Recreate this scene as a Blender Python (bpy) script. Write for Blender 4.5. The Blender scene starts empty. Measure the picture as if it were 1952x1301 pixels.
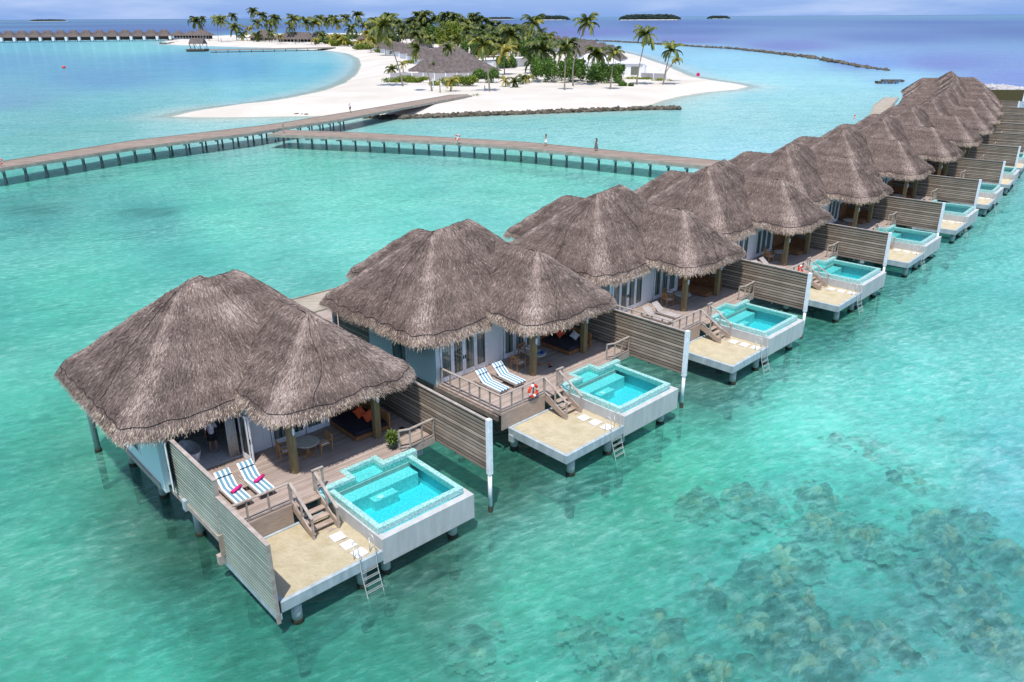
import bpy, math, random
import numpy as np
from mathutils import Vector, Matrix
random.seed(7); RNG = np.random.default_rng(7)
C = bpy.context.scene.collection
PI = math.pi
R = math.radians
# ------------------------------------------------------------------ camera numbers
HC = 20.64; FOC = 1508.76; PIT = R(22.261); ROL = R(-0.299)
def G(px, py, z=0.0):
    """point of the world at height z seen at photo pixel px,py"""
    dx, dy = px-976, py-650.5
    X = dx*math.cos(ROL)+dy*math.sin(ROL); Y = -dx*math.sin(ROL)+dy*math.cos(ROL)
    d = Vector((X, FOC*math.cos(PIT)-Y*math.sin(PIT), -FOC*math.sin(PIT)-Y*math.cos(PIT)))
    t = (z-HC)/d.z
    return Vector((d.x*t, d.y*t, z))
def hpx(p, dpx):
    """height in metres of dpx photo pixels at point p"""
    return dpx*math.hypot(p.x, p.y)/FOC*1.02
POSE = [(-5.065,25.424,47.409),(5.669,35.506,46.18),(16.126,45.772,44.88),(26.281,56.217,43.5),(36.107,66.842,42.027),
 (45.576,77.643,40.453),(54.658,88.618,38.766),(63.321,99.762,36.956),(71.532,111.07,35.012),(79.255,122.533,32.923),
 (86.452,134.141,30.679),(93.087,145.88,28.27),(99.12,157.732,25.684),(104.511,169.673,22.911)]
def VP(k, u, v, z=0.0):
    x, y, h = POSE[k]; h = R(h)
    return Vector((x+u*math.sin(h)+v*math.cos(h), y+u*math.cos(h)-v*math.sin(h), z))
def VR(k): return -R(POSE[k][2])
# ------------------------------------------------------------------ materials
def s2l(c):
    return tuple(((x/255)/12.92 if x/255 <= .04045 else ((x/255+.055)/1.055)**2.4) for x in c)
class N:
    def __init__(s, name):
        s.m = bpy.data.materials.new(name); s.m.use_nodes = True; s.t = s.m.node_tree; s.t.nodes.clear()
    def n(s, ty, **k):
        o = s.t.nodes.new(ty)
        for a, b in k.items():
            if a.startswith('i_'):
                key = a[2:]; key = int(key) if key.isdigit() else key.replace('_', ' ')
                o.inputs[key].default_value = b
            else: setattr(o, a, b)
        return o
    def l(s, a, b): s.t.links.new(a, b)
    def math(s, op, a, b=None, clamp=False):
        o = s.n('ShaderNodeMath', operation=op); o.use_clamp = clamp
        for i, v in enumerate((a, b)):
            if v is None: continue
            if hasattr(v, 'links'): s.l(v, o.inputs[i])
            else: o.inputs[i].default_value = v
        return o.outputs[0]
    def mix(s, f, a, b, blend='MIX'):
        o = s.n('ShaderNodeMix', data_type='RGBA', blend_type=blend)
        for i, v in ((0, f), (6, a), (7, b)):
            if hasattr(v, 'links'): s.l(v, o.inputs[i])
            else: o.inputs[i].default_value = v if i == 0 else (tuple(v)+(1,))[:4]
        return o.outputs[2]
    def ramp(s, f, stops):
        o = s.n('ShaderNodeValToRGB'); e = o.color_ramp.elements
        while len(e) < len(stops): e.new(.5)
        for q, (p, c) in zip(e, stops):
            q.position = p; q.color = (tuple(c)+(1,))[:4] if hasattr(c, '__len__') else (c, c, c, 1)
        s.l(f, o.inputs[0]); return o.outputs[0]
    def noise(s, vec, scale, detail=4, rough=.55, sc=None):
        o = s.n('ShaderNodeTexNoise'); o.inputs['Scale'].default_value = scale
        o.inputs['Detail'].default_value = detail; o.inputs['Roughness'].default_value = rough
        if sc:
            mp = s.n('ShaderNodeMapping'); mp.inputs['Scale'].default_value = sc; s.l(vec, mp.inputs[0]); vec = mp.outputs[0]
        s.l(vec, o.inputs['Vector']); return o.outputs['Fac']
    def out(s, sh): 
        o = s.n('ShaderNodeOutputMaterial'); s.l(sh, o.inputs[0]); return s.m
    def bsdf(s, col, rough=.7, metal=0, spec=.4, normal=None):
        b = s.n('ShaderNodeBsdfPrincipled'); b.inputs['Metallic'].default_value = metal
        b.inputs['Specular IOR Level'].default_value = spec
        for k_, v in (('Base Color', col), ('Roughness', rough)):
            if hasattr(v, 'links'): s.l(v, b.inputs[k_])
            else: b.inputs[k_].default_value = (tuple(v)+(1,))[:4] if k_ == 'Base Color' else v
        if normal is not None: s.l(normal, b.inputs['Normal'])
        return b.outputs[0]
    def bump(s, h, dist, strength=1):
        o = s.n('ShaderNodeBump'); o.inputs['Distance'].default_value = dist; o.inputs['Strength'].default_value = strength
        s.l(h, o.inputs['Height']); return o.outputs[0]
    def obj(s): return s.n('ShaderNodeTexCoord').outputs['Object']
    def pos(s): return s.n('ShaderNodeNewGeometry').outputs['Position']
MATS = {}
def mottled(name, c1, c2, scale=3, rough=.75, bump=.01, sc=None, spec=.3, fine=40):
    n = N(name); p = n.obj()
    f = n.noise(p, scale, 6, .6, sc); g = n.noise(p, fine, 3, .6)
    col = n.mix(n.ramp(f, [(.3, 0), (.7, 1)]), c1, c2)
    col = n.mix(n.math('MULTIPLY', g, .25), col, tuple(x*.55 for x in c1))
    MATS[name] = n.out(n.bsdf(col, rough, 0, spec, n.bump(g, bump))); return MATS[name]
def planks(name, c1, c2, axis='X', width=.14, gap=.07, along=(1, 1, 1), rough=.8):
    n = N(name); p = n.obj(); sep = n.n('ShaderNodeSeparateXYZ'); n.l(p, sep.inputs[0])
    a = n.math('DIVIDE', sep.outputs[axis], width); fl = n.math('FLOOR', a); fr = n.math('FRACT', a)
    wn = n.n('ShaderNodeTexWhiteNoise', noise_dimensions='1D'); n.l(fl, wn.inputs['W'])
    st = {'X': (8, .5, 8), 'Y': (.5, 8, 8), 'Z': (.6, .6, 10)}[axis]
    gr = n.noise(p, 2.5, 6, .6, st); big = n.noise(p, .6, 4, .6)
    f = n.math('ADD', n.math('MULTIPLY', wn.outputs[0], .45), n.math('MULTIPLY', gr, .7))
    col = n.mix(n.ramp(f, [(.2, 0), (.9, 1)]), c1, c2)
    col = n.mix(n.ramp(big, [(.35, .35), (.6, 0)]), col, tuple(x*.6 for x in c1))
    g = n.math('GREATER_THAN', n.math('ABSOLUTE', n.math('SUBTRACT', fr, .5)), .5-gap/2)
    col = n.mix(n.math('MULTIPLY', g, .8), col, (.02, .016, .012))
    MATS[name] = n.out(n.bsdf(col, rough, 0, .25, n.bump(n.math('SUBTRACT', 1, g), .01))); return MATS[name]
def flat(name, col, rough=.6, metal=0, spec=.4):
    n = N(name); p = n.obj(); f = n.noise(p, 6, 4)
    c = n.mix(n.ramp(f, [(.35, 0), (.65, 1)]), tuple(x*.86 for x in col), tuple(min(1, x*1.08) for x in col))
    MATS[name] = n.out(n.bsdf(c, rough, metal, spec)); return MATS[name]
planks('deckwood', (.30, .225, .185), (.50, .40, .345), 'X', .145, .06)
planks('walkwood', (.23, .165, .125), (.38, .295, .235), 'Y', .3, .08)
planks('walkwood_tan', (.34, .28, .21), (.50, .43, .34), 'Y', .3, .08)
planks('fencewood', (.17, .125, .09), (.52, .42, .33), 'Z', .187, .17)
planks('fencewood_green', (.25, .29, .24), (.50, .54, .46), 'Z', .157, .2)
mottled('railwood', (.30, .24, .20), (.52, .44, .38), 3, .75, .004)
mottled('boardwood', (.30, .22, .17), (.50, .39, .31), 2, .8, .006, (2, 1, 12))
mottled('postwood', (.17, .12, .055), (.30, .22, .11), 3, .7, .006, (4, 4, .6))
mottled('teak', (.34, .16, .06), (.50, .26, .10), 4, .55, .003)
mottled('daybedwood', (.20, .085, .035), (.33, .15, .065), 3, .6, .003)
mottled('concrete', (.43, .425, .41), (.55, .55, .54), 1.1, .85, .006, (2.6, 2.6, .45))
mottled('concrete_blue', (.30, .35, .37), (.50, .56, .58), 1.3, .8, .006, (2.2, 2.2, .6))
mottled('pilewet', (.30, .31, .29), (.52, .54, .52), 2, .7, .004)
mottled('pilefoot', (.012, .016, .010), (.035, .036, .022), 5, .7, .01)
mottled('whitepaint', (.76, .77, .78), (.84, .84, .85), 2, .55, .001)
mottled('stone_tile', (.68, .66, .64), (.80, .78, .76), 4, .8, .002)
mottled('island_wall', (.72, .72, .74), (.86, .86, .87), .5, .6, .001)
mottled('thatch_far', (.085, .070, .066), (.20, .165, .150), .9, .95, .05, (1, 1, .6), .05, 5)
mottled('darkwood', (.06, .045, .03), (.13, .09, .05), 2, .8, .01)
mottled('trunkbark', (.20, .165, .13), (.36, .31, .25), 2, .9, .02, (1, 1, 5))
mottled('rock', (.03, .028, .022), (.22, .19, .145), .8, .95, .1, None, .1, 6)
mottled('paverock', (.30, .27, .26), (.60, .58, .58), .8, .9, .1, None, .2, 6)
mottled('driftwood', (.10, .075, .055), (.20, .16, .12), 2, .9, .02)
mottled('greyfence', (.34, .32, .33), (.46, .43, .44), 2, .8, .002, (8, 8, .5))
n = N('siding'); p = n.obj(); sep = n.n('ShaderNodeSeparateXYZ'); n.l(p, sep.inputs[0])
fr = n.math('FRACT', n.math('DIVIDE', sep.outputs['Z'], .17)); g = n.math('LESS_THAN', fr, .07)
col = n.mix(n.math('MULTIPLY', g, .35), (.66, .74, .74), (.32, .38, .38))
MATS['siding'] = n.out(n.bsdf(col, .5, 0, .3))
flat('white', (.80, .80, .82), .5); flat('navy', (.014, .016, .026), .85); flat('plum', (.03, .026, .036), .85)
flat('orange', (.72, .10, .03), .8); flat('pink', (.72, .02, .20), .85); flat('cushionwhite', (.66, .60, .58), .85)
flat('blackthing', (.012, .012, .014), .6); flat('shirt', (.75, .76, .86), .8); flat('skin', (.36, .19, .12), .55)
flat('hair', (.012, .009, .008), .5); flat('whitedress', (.8, .78, .76), .8); flat('greydress', (.13, .12, .11), .8)
flat('steel', (.62, .62, .60), .35, .4); flat('blue', (.02, .09, .30), .6); flat('potgreen', (.035, .07, .05), .4)
flat('enamel', (.80, .80, .80), .25); flat('floorwhite', (.62, .62, .64), .4); flat('red', (.70, .045, .02), .45)
flat('ringwhite', (.80, .78, .75), .5); flat('curtain', (.55, .55, .52), .9); flat('magenta', (.55, .01, .12), .5)
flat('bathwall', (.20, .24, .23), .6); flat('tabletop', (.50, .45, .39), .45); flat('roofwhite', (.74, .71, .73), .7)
flat('olive', (.15, .16, .12), .35); flat('brownpanel', (.075, .055, .015), .7); flat('tankblue', (.10, .2, .34), .5)
flat('umbrella', (.80, .78, .72), .8); flat('turf', (.30, .34, .18), .9)
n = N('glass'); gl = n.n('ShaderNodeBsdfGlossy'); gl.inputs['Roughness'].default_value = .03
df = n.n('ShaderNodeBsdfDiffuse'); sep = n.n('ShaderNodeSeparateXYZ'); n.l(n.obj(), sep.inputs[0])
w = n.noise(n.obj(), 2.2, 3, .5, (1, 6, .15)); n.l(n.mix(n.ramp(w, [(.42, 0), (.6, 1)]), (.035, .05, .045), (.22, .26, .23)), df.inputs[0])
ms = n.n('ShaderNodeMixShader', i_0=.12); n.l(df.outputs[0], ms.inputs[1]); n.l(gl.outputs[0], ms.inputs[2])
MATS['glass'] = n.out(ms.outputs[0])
# striped cushion: stripes run along X (head to foot), vary across Y
n = N('stripes'); sep = n.n('ShaderNodeSeparateXYZ'); n.l(n.obj(), sep.inputs[0])
fr = n.math('FRACT', n.math('DIVIDE', n.math('ADD', sep.outputs['Y'], .06), .2)); g = n.math('LESS_THAN', fr, .58)
MATS['stripes'] = n.out(n.bsdf(n.mix(g, (.78, .80, .82), (.15, .29, .37)), .85, 0, .2))
# pool mosaic
def mosaic(name, a, b, c):
    n = N(name); p = n.obj()
    v = n.n('ShaderNodeTexVoronoi', i_Scale=22.0); n.l(p, v.inputs['Vector']); sp = n.n('ShaderNodeSeparateColor'); n.l(v.outputs['Color'], sp.inputs[0])
    col = n.mix(sp.outputs[0], a, b); col = n.mix(n.math('GREATER_THAN', sp.outputs[1], .72), col, c)
    MATS[name] = n.out(n.bsdf(col, .25, 0, .5))
mosaic('mosaic', (.26, .52, .48), (.46, .70, .66), (.20, .44, .42))
mosaic('pooltile', (.07, .56, .62), (.12, .66, .70), (.06, .52, .58))
mosaic('steptile', (.22, .62, .62), (.34, .74, .73), (.18, .56, .57))
# thatch with per-straw tone
def thatch(name, lo, mid, hi, fringe=False):
    n = N(name); a = n.n('ShaderNodeAttribute', attribute_name='tone'); p = n.obj()
    big = n.noise(p, .55, 4, .6); fine = n.noise(p, 9, 3, .7)
    f = n.math('ADD', a.outputs['Fac'], n.math('MULTIPLY', n.math('SUBTRACT', big, .5), .55))
    f = n.math('ADD', f, n.math('MULTIPLY', n.math('SUBTRACT', fine, .5), .25))
    col = n.ramp(f, [(.12, lo), (.5, mid), (.95, hi)])
    MATS[name] = n.out(n.bsdf(col, .85, 0, .15))
thatch('thatch', (.044, .031, .026), (.186, .136, .115), (.52, .41, .35))
thatch('fringe', (.13, .09, .065), (.37, .285, .215), (.66, .55, .44))
flat('rope', (.018, .014, .013), .9)
# leaves
def leafmat(name, c1, c2, c3):
    n = N(name); a = n.n('ShaderNodeAttribute', attribute_name='tone')
    col = n.ramp(a.outputs['Fac'], [(.1, c1), (.55, c2), (.95, c3)])
    b = n.n('ShaderNodeBsdfPrincipled'); n.l(col, b.inputs['Base Color']); b.inputs['Roughness'].default_value = .5
    tr = n.n('ShaderNodeBsdfTranslucent'); n.l(col, tr.inputs[0])
    ms = n.n('ShaderNodeMixShader', i_0=.3); n.l(b.outputs[0], ms.inputs[1]); n.l(tr.outputs[0], ms.inputs[2])
    MATS[name] = n.out(ms.outputs[0])
leafmat('palmleaf', (.04, .065, .012), (.13, .165, .025), (.36, .34, .05))
leafmat('palmdark', (.025, .045, .010), (.085, .12, .02), (.26, .27, .04))
leafmat('palmyellow', (.10, .12, .02), (.26, .24, .03), (.50, .38, .05))
leafmat('bushleaf', (.03, .07, .008), (.085, .18, .018), (.24, .38, .04))
leafmat('hedgeleaf', (.07, .12, .012), (.22, .30, .03), (.55, .52, .06))
leafmat('potplant', (.03, .07, .01), (.10, .17, .02), (.32, .36, .05))
# ------------------------------------------------------------------ mesh helpers
def link(o, parent=None):
    C.objects.link(o)
    if parent: o.parent = parent
    return o
class MB:
    """collects boxes, tubes and faces; built relative to an origin"""
    def __init__(s, origin=(0, 0, 0)): s.v = []; s.f = []; s.o = Vector(origin); s.sm = False
    def add(s, vs, fs):
        b = len(s.v); s.v += [tuple(Vector(q)-s.o) for q in vs]; s.f += [tuple(b+i for i in q) for q in fs]
    def box(s, x0, x1, y0, y1, z0, z1, M=None):
        vs = [(x0, y0, z0), (x1, y0, z0), (x1, y1, z0), (x0, y1, z0), (x0, y0, z1), (x1, y0, z1), (x1, y1, z1), (x0, y1, z1)]
        if M is not None: vs = [M @ Vector(q) for q in vs]
        s.add(vs, [(0, 3, 2, 1), (4, 5, 6, 7), (0, 1, 5, 4), (1, 2, 6, 5), (2, 3, 7, 6), (3, 0, 4, 7)]); return s
    def uv(s, u0, u1, v0, v1, z0, z1): return s.box(v0, v1, u0, u1, z0, z1)   # villa frame: x = v, y = u
    def tube(s, pts, r, n=8, cap=True):
        pts = [Vector(q) for q in pts]; rs = r if hasattr(r, '__len__') else [r]*len(pts)
        vs = []; fs = []; up = Vector((0, 0, 1))
        for i, q in enumerate(pts):
            d = (pts[min(i+1, len(pts)-1)]-pts[max(i-1, 0)]).normalized()
            a = d.cross(up if abs(d.z) < .95 else Vector((1, 0, 0))).normalized(); b = a.cross(d)
            for j in range(n):
                t = 2*PI*j/n; vs.append(q+(a*math.cos(t)+b*math.sin(t))*rs[i])
        for i in range(len(pts)-1):
            for j in range(n):
                k = (j+1) % n; fs.append((i*n+j, i*n+k, (i+1)*n+k, (i+1)*n+j))
        if cap: fs += [tuple(range(n))[::-1], tuple(range((len(pts)-1)*n, len(pts)*n))]
        s.add(vs, fs); return s
    def bar(s, p, q, w, h):
        """rectangular bar from p to q, w wide, h high"""
        p, q = Vector(p), Vector(q); d = (q-p).normalized()
        a = d.cross(Vector((0, 0, 1)) if abs(d.z) < .95 else Vector((1, 0, 0))).normalized(); b = a.cross(d)
        vs = [e+a*w/2*i+b*h/2*j for e in (p, q) for i, j in ((-1, -1), (1, -1), (1, 1), (-1, 1))]
        s.add(vs, [(0, 1, 2, 3), (7, 6, 5, 4), (0, 4, 5, 1), (1, 5, 6, 2), (2, 6, 7, 3), (3, 7, 4, 0)]); return s
    def disc(s, c, r, h, n=24):
        c = Vector(c); return s.tube([c, c+Vector((0, 0, h))], r, n)
    def lathe(s, c, prof, n=24, sx=1, sy=1):
        c = Vector(c); vs = []; fs = []
        for r, z in prof:
            for j in range(n): vs.append(c+Vector((r*sx*math.cos(2*PI*j/n), r*sy*math.sin(2*PI*j/n), z)))
        for i in range(len(prof)-1):
            for j in range(n): fs.append((i*n+j, i*n+(j+1) % n, (i+1)*n+(j+1) % n, (i+1)*n+j))
        s.add(vs, fs); return s
    def torus(s, c, R1, r, ax1, ax2, n=28, m=10, seg=None):
        c, ax1, ax2 = Vector(c), Vector(ax1), Vector(ax2); ax3 = ax1.cross(ax2); vs = []; fs = []
        rng = seg or (0, n)
        cnt = rng[1]-rng[0]; closed = seg is None
        for i in range(cnt if closed else cnt+1):
            t = 2*PI*(rng[0]+i)/n; d = ax1*math.cos(t)+ax2*math.sin(t)
            for j in range(m):
                q = 2*PI*j/m; vs.append(c+d*(R1+r*math.cos(q))+ax3*r*math.sin(q))
        rows = cnt
        tot = cnt if closed else cnt+1
        for i in range(rows):
            for j in range(m):
                a, b = i, (i+1) % tot
                fs.append((a*m+j, a*m+(j+1) % m, b*m+(j+1) % m, b*m+j))
        s.add(vs, fs); return s
    def build(s, name, mat, parent=None, smooth=False, bevel=0):
        me = bpy.data.meshes.new(name); me.from_pydata(s.v, [], s.f); me.materials.append(MATS[mat])
        if smooth: me.polygons.foreach_set('use_smooth', [True]*len(me.polygons))
        me.update(); o = bpy.data.objects.new(name, me); link(o, parent)
        if bevel:
            b = o.modifiers.new('bevel', 'BEVEL'); b.width = bevel; b.segments = 2; b.limit_method = 'ANGLE'
        return o
def mesh_np(name, V, F, mat, parent=None, tone=None, smooth=False, cols=None):
    me = bpy.data.meshes.new(name); V = np.asarray(V, np.float32); F = np.asarray(F, np.int32)
    me.vertices.add(len(V)); me.vertices.foreach_set('co', V.ravel()); k = F.shape[1]
    me.loops.add(F.size); me.loops.foreach_set('vertex_index', F.ravel()); me.polygons.add(len(F))
    me.polygons.foreach_set('loop_start', np.arange(0, F.size, k, dtype=np.int32))
    me.polygons.foreach_set('loop_total', np.full(len(F), k, np.int32))
    if smooth: me.polygons.foreach_set('use_smooth', np.ones(len(F), bool))
    me.update(calc_edges=True); me.validate()
    if tone is not None:
        a = me.attributes.new('tone', 'FLOAT', 'POINT'); a.data.foreach_set('value', np.asarray(tone, np.float32))
    for nm, arr in (cols or {}).items():
        if arr.ndim == 1:
            a = me.attributes.new(nm, 'FLOAT', 'POINT'); a.data.foreach_set('value', arr.astype(np.float32))
        else:
            a = me.attributes.new(nm, 'FLOAT_COLOR', 'POINT')
            a.data.foreach_set('color', np.concatenate([arr, np.ones((len(arr), 1))], 1).astype(np.float32).ravel())
    me.materials.append(MATS[mat]); return link(bpy.data.objects.new(name, me), parent)
def thing(name, label, cat, loc=(0, 0, 0), rz=0, group=None):
    o = bpy.data.objects.new(name, None); o.empty_display_size = .3; C.objects.link(o); o.location = loc; o.rotation_euler = (0, 0, rz)
    o['label'] = label; o['category'] = cat
    if group: o['group'] = group
    return o
def tag(o, label, cat, group=None, kind=None):
    o['label'] = label; o['category'] = cat
    if group: o['group'] = group
    if kind: o['kind'] = kind
    return o
def dup(root, label, loc=None, rz=None, group=None, skip=()):
    r = root.copy(); C.objects.link(r); r['label'] = label
    if loc is not None: r.location = loc
    if rz is not None: r.rotation_euler = (0, 0, rz)
    if group: r['group'] = group
    for ch in list(root.children):
        if ch.name.split('.')[0] in skip: continue
        c = ch.copy(); C.objects.link(c); c.parent = r
        for g in list(ch.children):
            d = g.copy(); C.objects.link(d); d.parent = c
    return r
NTH = ['nearest', 'second', 'third', 'fourth', 'fifth', 'sixth', 'seventh', 'eighth', 'ninth', 'tenth', 'eleventh', 'twelfth', 'thirteenth', 'fourteenth']
ORD = ['first']+NTH[1:]+['fifteenth', 'sixteenth', 'seventeenth', 'eighteenth', 'nineteenth', 'twentieth']+['twenty-'+x for x in ('first', 'second', 'third', 'fourth', 'fifth', 'sixth', 'seventh', 'eighth', 'ninth')]+['thirtieth']
def NV(k): return 'the nearest villa' if k == 0 else 'the %s villa of the near row' % NTH[k]
ZD, ZS = 2.33, 1.38
NVIL = 14
# ================================================================== VILLAS
LOBES = [  # u0,u1,v0,v1,zE, ridge (ua,va,za)-(ub,vb,zb), corner radius
 dict(u0=-6.3, u1=6.4, v0=-18.8, v1=-8.3, ze=5.15, r0=(-1.35, -13.15, 9.35), r1=(1.1, -13.05, 9.66), rc=1.0, main=True),
 dict(u0=-1.5, u1=6.0, v0=-16.5, v1=-4.95, ze=5.5, r0=(2.3, -8.4, 8.35), r1=(2.1, -13.2, 8.42), rc=1.3),
 dict(u0=-2.5, u1=5.2, v0=-21.8, v1=-9.5, ze=5.38, r0=(1.35, -18.2, 8.1), r1=(1.4, -13.2, 8.2), rc=1.2)]
def lobe_h(L, u, v):
    """plain hip height of a lobe at u,v (-9 outside)"""
    zr = max(L['r0'][2], L['r1'][2]); uc0, uc1 = sorted((L['r0'][0], L['r1'][0])); vc0, vc1 = sorted((L['r0'][1], L['r1'][1]))
    fu = np.where(u < uc0, (u-L['u0'])/(uc0-L['u0']), np.where(u > uc1, (L['u1']-u)/(L['u1']-uc1), 1.))
    fv = np.where(v < vc0, (v-L['v0'])/(vc0-L['v0']), np.where(v > vc1, (L['v1']-v)/(L['v1']-vc1), 1.))
    f = np.minimum(fu, fv); return np.where(f > 0, L['ze']+(zr-L['ze'])*f, -9.)
def outline(L, n=220, seed=0):
    u0, u1, v0, v1, rc = L['u0'], L['u1'], L['v0'], L['v1'], L['rc']
    pts = []
    for cu, cv, a0 in ((u1-rc, v1-rc, 0), (u0+rc, v1-rc, 90), (u0+rc, v0+rc, 180), (u1-rc, v0+rc, 270)):
        for i in range(9):
            a = R(a0+i*90/8); pts.append((cu+rc*math.cos(a), cv+rc*math.sin(a)))
    pts = np.array(pts+[pts[0]]); seg = np.linalg.norm(np.diff(pts, axis=0), axis=1); cum = np.r_[0, np.cumsum(seg)]
    t = np.linspace(0, cum[-1], n, endpoint=False)
    P = np.stack([np.interp(t, cum, pts[:, 0]), np.interp(t, cum, pts[:, 1])], 1)
    return P, cum[-1]
def lobe_surface(L):
    P, per = outline(L); r0, r1 = np.array(L['r0']), np.array(L['r1'])
    cu, cv = (L['u0']+L['u1'])/2, (L['v0']+L['v1'])/2
    long_u = abs(r1[0]-r0[0]) > abs(r1[1]-r0[1])
    # each outline point -> point on ridge
    if long_u: w = (P[:, 0]-L['u0'])/(L['u1']-L['u0']); lo, hi = (r0, r1) if r0[0] < r1[0] else (r1, r0)
    else: w = (P[:, 1]-L['v0'])/(L['v1']-L['v0']); lo, hi = (r0, r1) if r0[1] < r1[1] else (r1, r0)
    w = np.clip(w, 0, 1)
    w = w*w*(3-2*w)
    Rg = lo+(hi-lo)*w[:, None]
    return P, Rg, per
def lobe_eval(L, P, Rg, ti, s):
    """ti float index along outline, s 0..1 eave->ridge"""
    n = len(P); i0 = np.floor(ti).astype(int) % n; i1 = (i0+1) % n; f = (ti-np.floor(ti))[:, None]
    p = P[i0]*(1-f)+P[i1]*f; r = Rg[i0]*(1-f)+Rg[i1]*f
    off = p-r[:, :2]; off /= np.linalg.norm(off, axis=1)[:, None]+1e-9
    kk = np.clip((s-.93)/.07, 0, 1); kk = .24*(1-kk*kk*(3-2*kk))*np.clip(s*1.5, 0, 1)
    q = p+(r[:, :2]+off*kk[:, None]-p)*s[:, None]
    ss = s+.002*np.sin(PI*s)-.016*np.exp(-((1-s)/.05)**2)                      # faintly hollow slope
    wob = .05*np.sin(ti*.31+s*5)+.04*np.sin(ti*.83)+.04*np.sin(s*23+ti*.1)
    cap = .16*np.exp(-((1-s)/.06)**2)
    z = L['ze']+(r[:, 2]-L['ze'])*ss+wob*(1-s*.6)+cap*0.6
    z = z-.18*np.exp(-(s/.035)**2)                 # eave lip rolls over
    return np.stack([q[:, 0], q[:, 1], z], 1)
def buried(L, X, m=.08):
    b = np.zeros(len(X), bool)
    for O in LOBES:
        if O is not L: b |= lobe_h(O, X[:, 0], X[:, 1]) > X[:, 2]+m
    return b
def swap(X): return X[:, [1, 0, 2]]     # (u,v,z) -> local x=v, y=u
def make_roof(parent, seed=1, dens=620):
    rg = np.random.default_rng(seed)
    V, F, T = [], [], []; base = 0
    VF, FF, TF = [], [], []; bf = 0
    ropes = MB()
    for L in LOBES:
        P, Rg, per = lobe_surface(L); n = len(P); sv = np.r_[0, .015, .035, .06, .1, np.linspace(.15, .93, 16), .95, .97, .985, .995, 1.]
        tt, ssv = np.meshgrid(np.arange(n), sv); X = lobe_eval(L, P, Rg, tt.ravel().astype(float), ssv.ravel())
        idx = np.arange(len(X)).reshape(len(sv), n)
        q = np.stack([idx[:-1], np.roll(idx[:-1], -1, 1), np.roll(idx[1:], -1, 1), idx[1:]], -1).reshape(-1, 4)
        bur = buried(L, X, .25); q = q[~bur[q].all(1)]
        V.append(X); F.append(q+base); T.append(np.full(len(X), .34)); base += len(X)
        # close the eave underneath (soffit back to the walls)
        # straws on the slope
        area = per*5.2*.62; N_ = int(area*dens); ti = rg.uniform(0, n, N_); s = 1-np.sqrt(1-rg.uniform(0, 1, N_)); rn = rg.uniform(0, 1, N_) < .22; s = np.where(rn, rg.uniform(.55, 1, N_), s)
        s = np.clip(s, .0, .998)
        A = lobe_eval(L, P, Rg, ti, s); ln = rg.uniform(.10, .28, N_); slope = 6.2
        B = lobe_eval(L, P, Rg, (ti+rg.normal(0, .35, N_)) % n, np.maximum(s-ln/slope, 0)); d = B-A
        d /= np.linalg.norm(d, axis=1)[:, None]+1e-9
        i1 = (ti+1) % n; S = lobe_eval(L, P, Rg, i1, s)-A; S /= np.linalg.norm(S, axis=1)[:, None]+1e-9
        nm = np.cross(d, S); nm *= np.sign(nm[:, 2:3]); keep = ~buried(L, A, -.02); A, B, d, S, nm, ln, ti, s = [a[keep] for a in (A, B, d, S, nm, ln, ti, s)]
        w = rg.uniform(.008, .017, len(A))[:, None]; lift = rg.uniform(.004, .035, len(A))[:, None]
        tw = rg.uniform(-.8, .8, len(A))[:, None]; Sd = S+nm*tw*.7
        q0, q1 = A-Sd*w, A+Sd*w; tip = A+d*ln[:, None]+nm*lift; q2, q3 = tip+Sd*w*.6, tip-Sd*w*.6
        vv = np.stack([q0, q1, q2, q3], 1).reshape(-1, 3)
        tone = np.clip(rg.normal(.46, .135, len(A)), 0, 1)
        # weathered pale stripe down each hip
        pu = P[np.floor(ti).astype(int) % n]; cd = np.minimum(np.abs(pu[:, 0]-L['u0']), np.abs(pu[:, 0]-L['u1']))
        ce = np.minimum(np.abs(pu[:, 1]-L['v0']), np.abs(pu[:, 1]-L['v1'])); hip = np.exp(-((cd-.5)**2+(ce-.5)**2)/1.2)
        tone += .34*np.exp(-((cd-.45)**2+(ce-.45)**2)/.55)*(1-.45*s)+.14*np.exp(-((s-.97)/.05)**2)-.10*np.exp(-((s-.10)/.05)**2)
        if seed == 3: tone += .42*np.exp(-(((A[:, 0]-.1)/.75)**2+((A[:, 1]+11.55)/.38)**2))*rg.uniform(.4, 1.2, len(A))
        tone += .035*np.sin(s*34+.4*np.sin(ti*.2))*(s < .95)
        V.append(vv); F.append(np.arange(len(vv)).reshape(-1, 4)+base); T.append(np.repeat(tone, 4)); base += len(vv)
        # eave fringe
        M = int(per*190); ti = rg.uniform(0, n, M); s = rg.uniform(0, .045, M)
        A = lobe_eval(L, P, Rg, ti, s)
        Oo = lobe_eval(L, P, Rg, ti, np.zeros(M)); In = lobe_eval(L, P, Rg, ti, np.full(M, .2)); out = Oo-In; out[:, 2] = 0
        out /= np.linalg.norm(out, axis=1)[:, None]; S = np.stack([-out[:, 1], out[:, 0], 0*ti], 1)
        keep = ~buried(L, A, -.05); A, out, S, s = A[keep], out[keep], S[keep], s[keep]; M = len(A)
        A[:, 2] -= rg.uniform(-.03, .16, M)
        dirn = out*rg.uniform(.45, .95, M)[:, None]+np.array([0, 0, -1])*rg.uniform(.35, .9, M)[:, None]+S*rg.normal(0, .22, M)[:, None]
        dirn /= np.linalg.norm(dirn, axis=1)[:, None]; ln = rg.uniform(.06, .22, M)[:, None]*rg.choice([1, 1, 1, 1.35], M)[:, None]
        w = rg.uniform(.008, .019, M)[:, None]
        tip = A+dirn*ln; vv = np.stack([A-S*w, A+S*w, tip+S*w*.35, tip-S*w*.35], 1).reshape(-1, 3)
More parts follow.
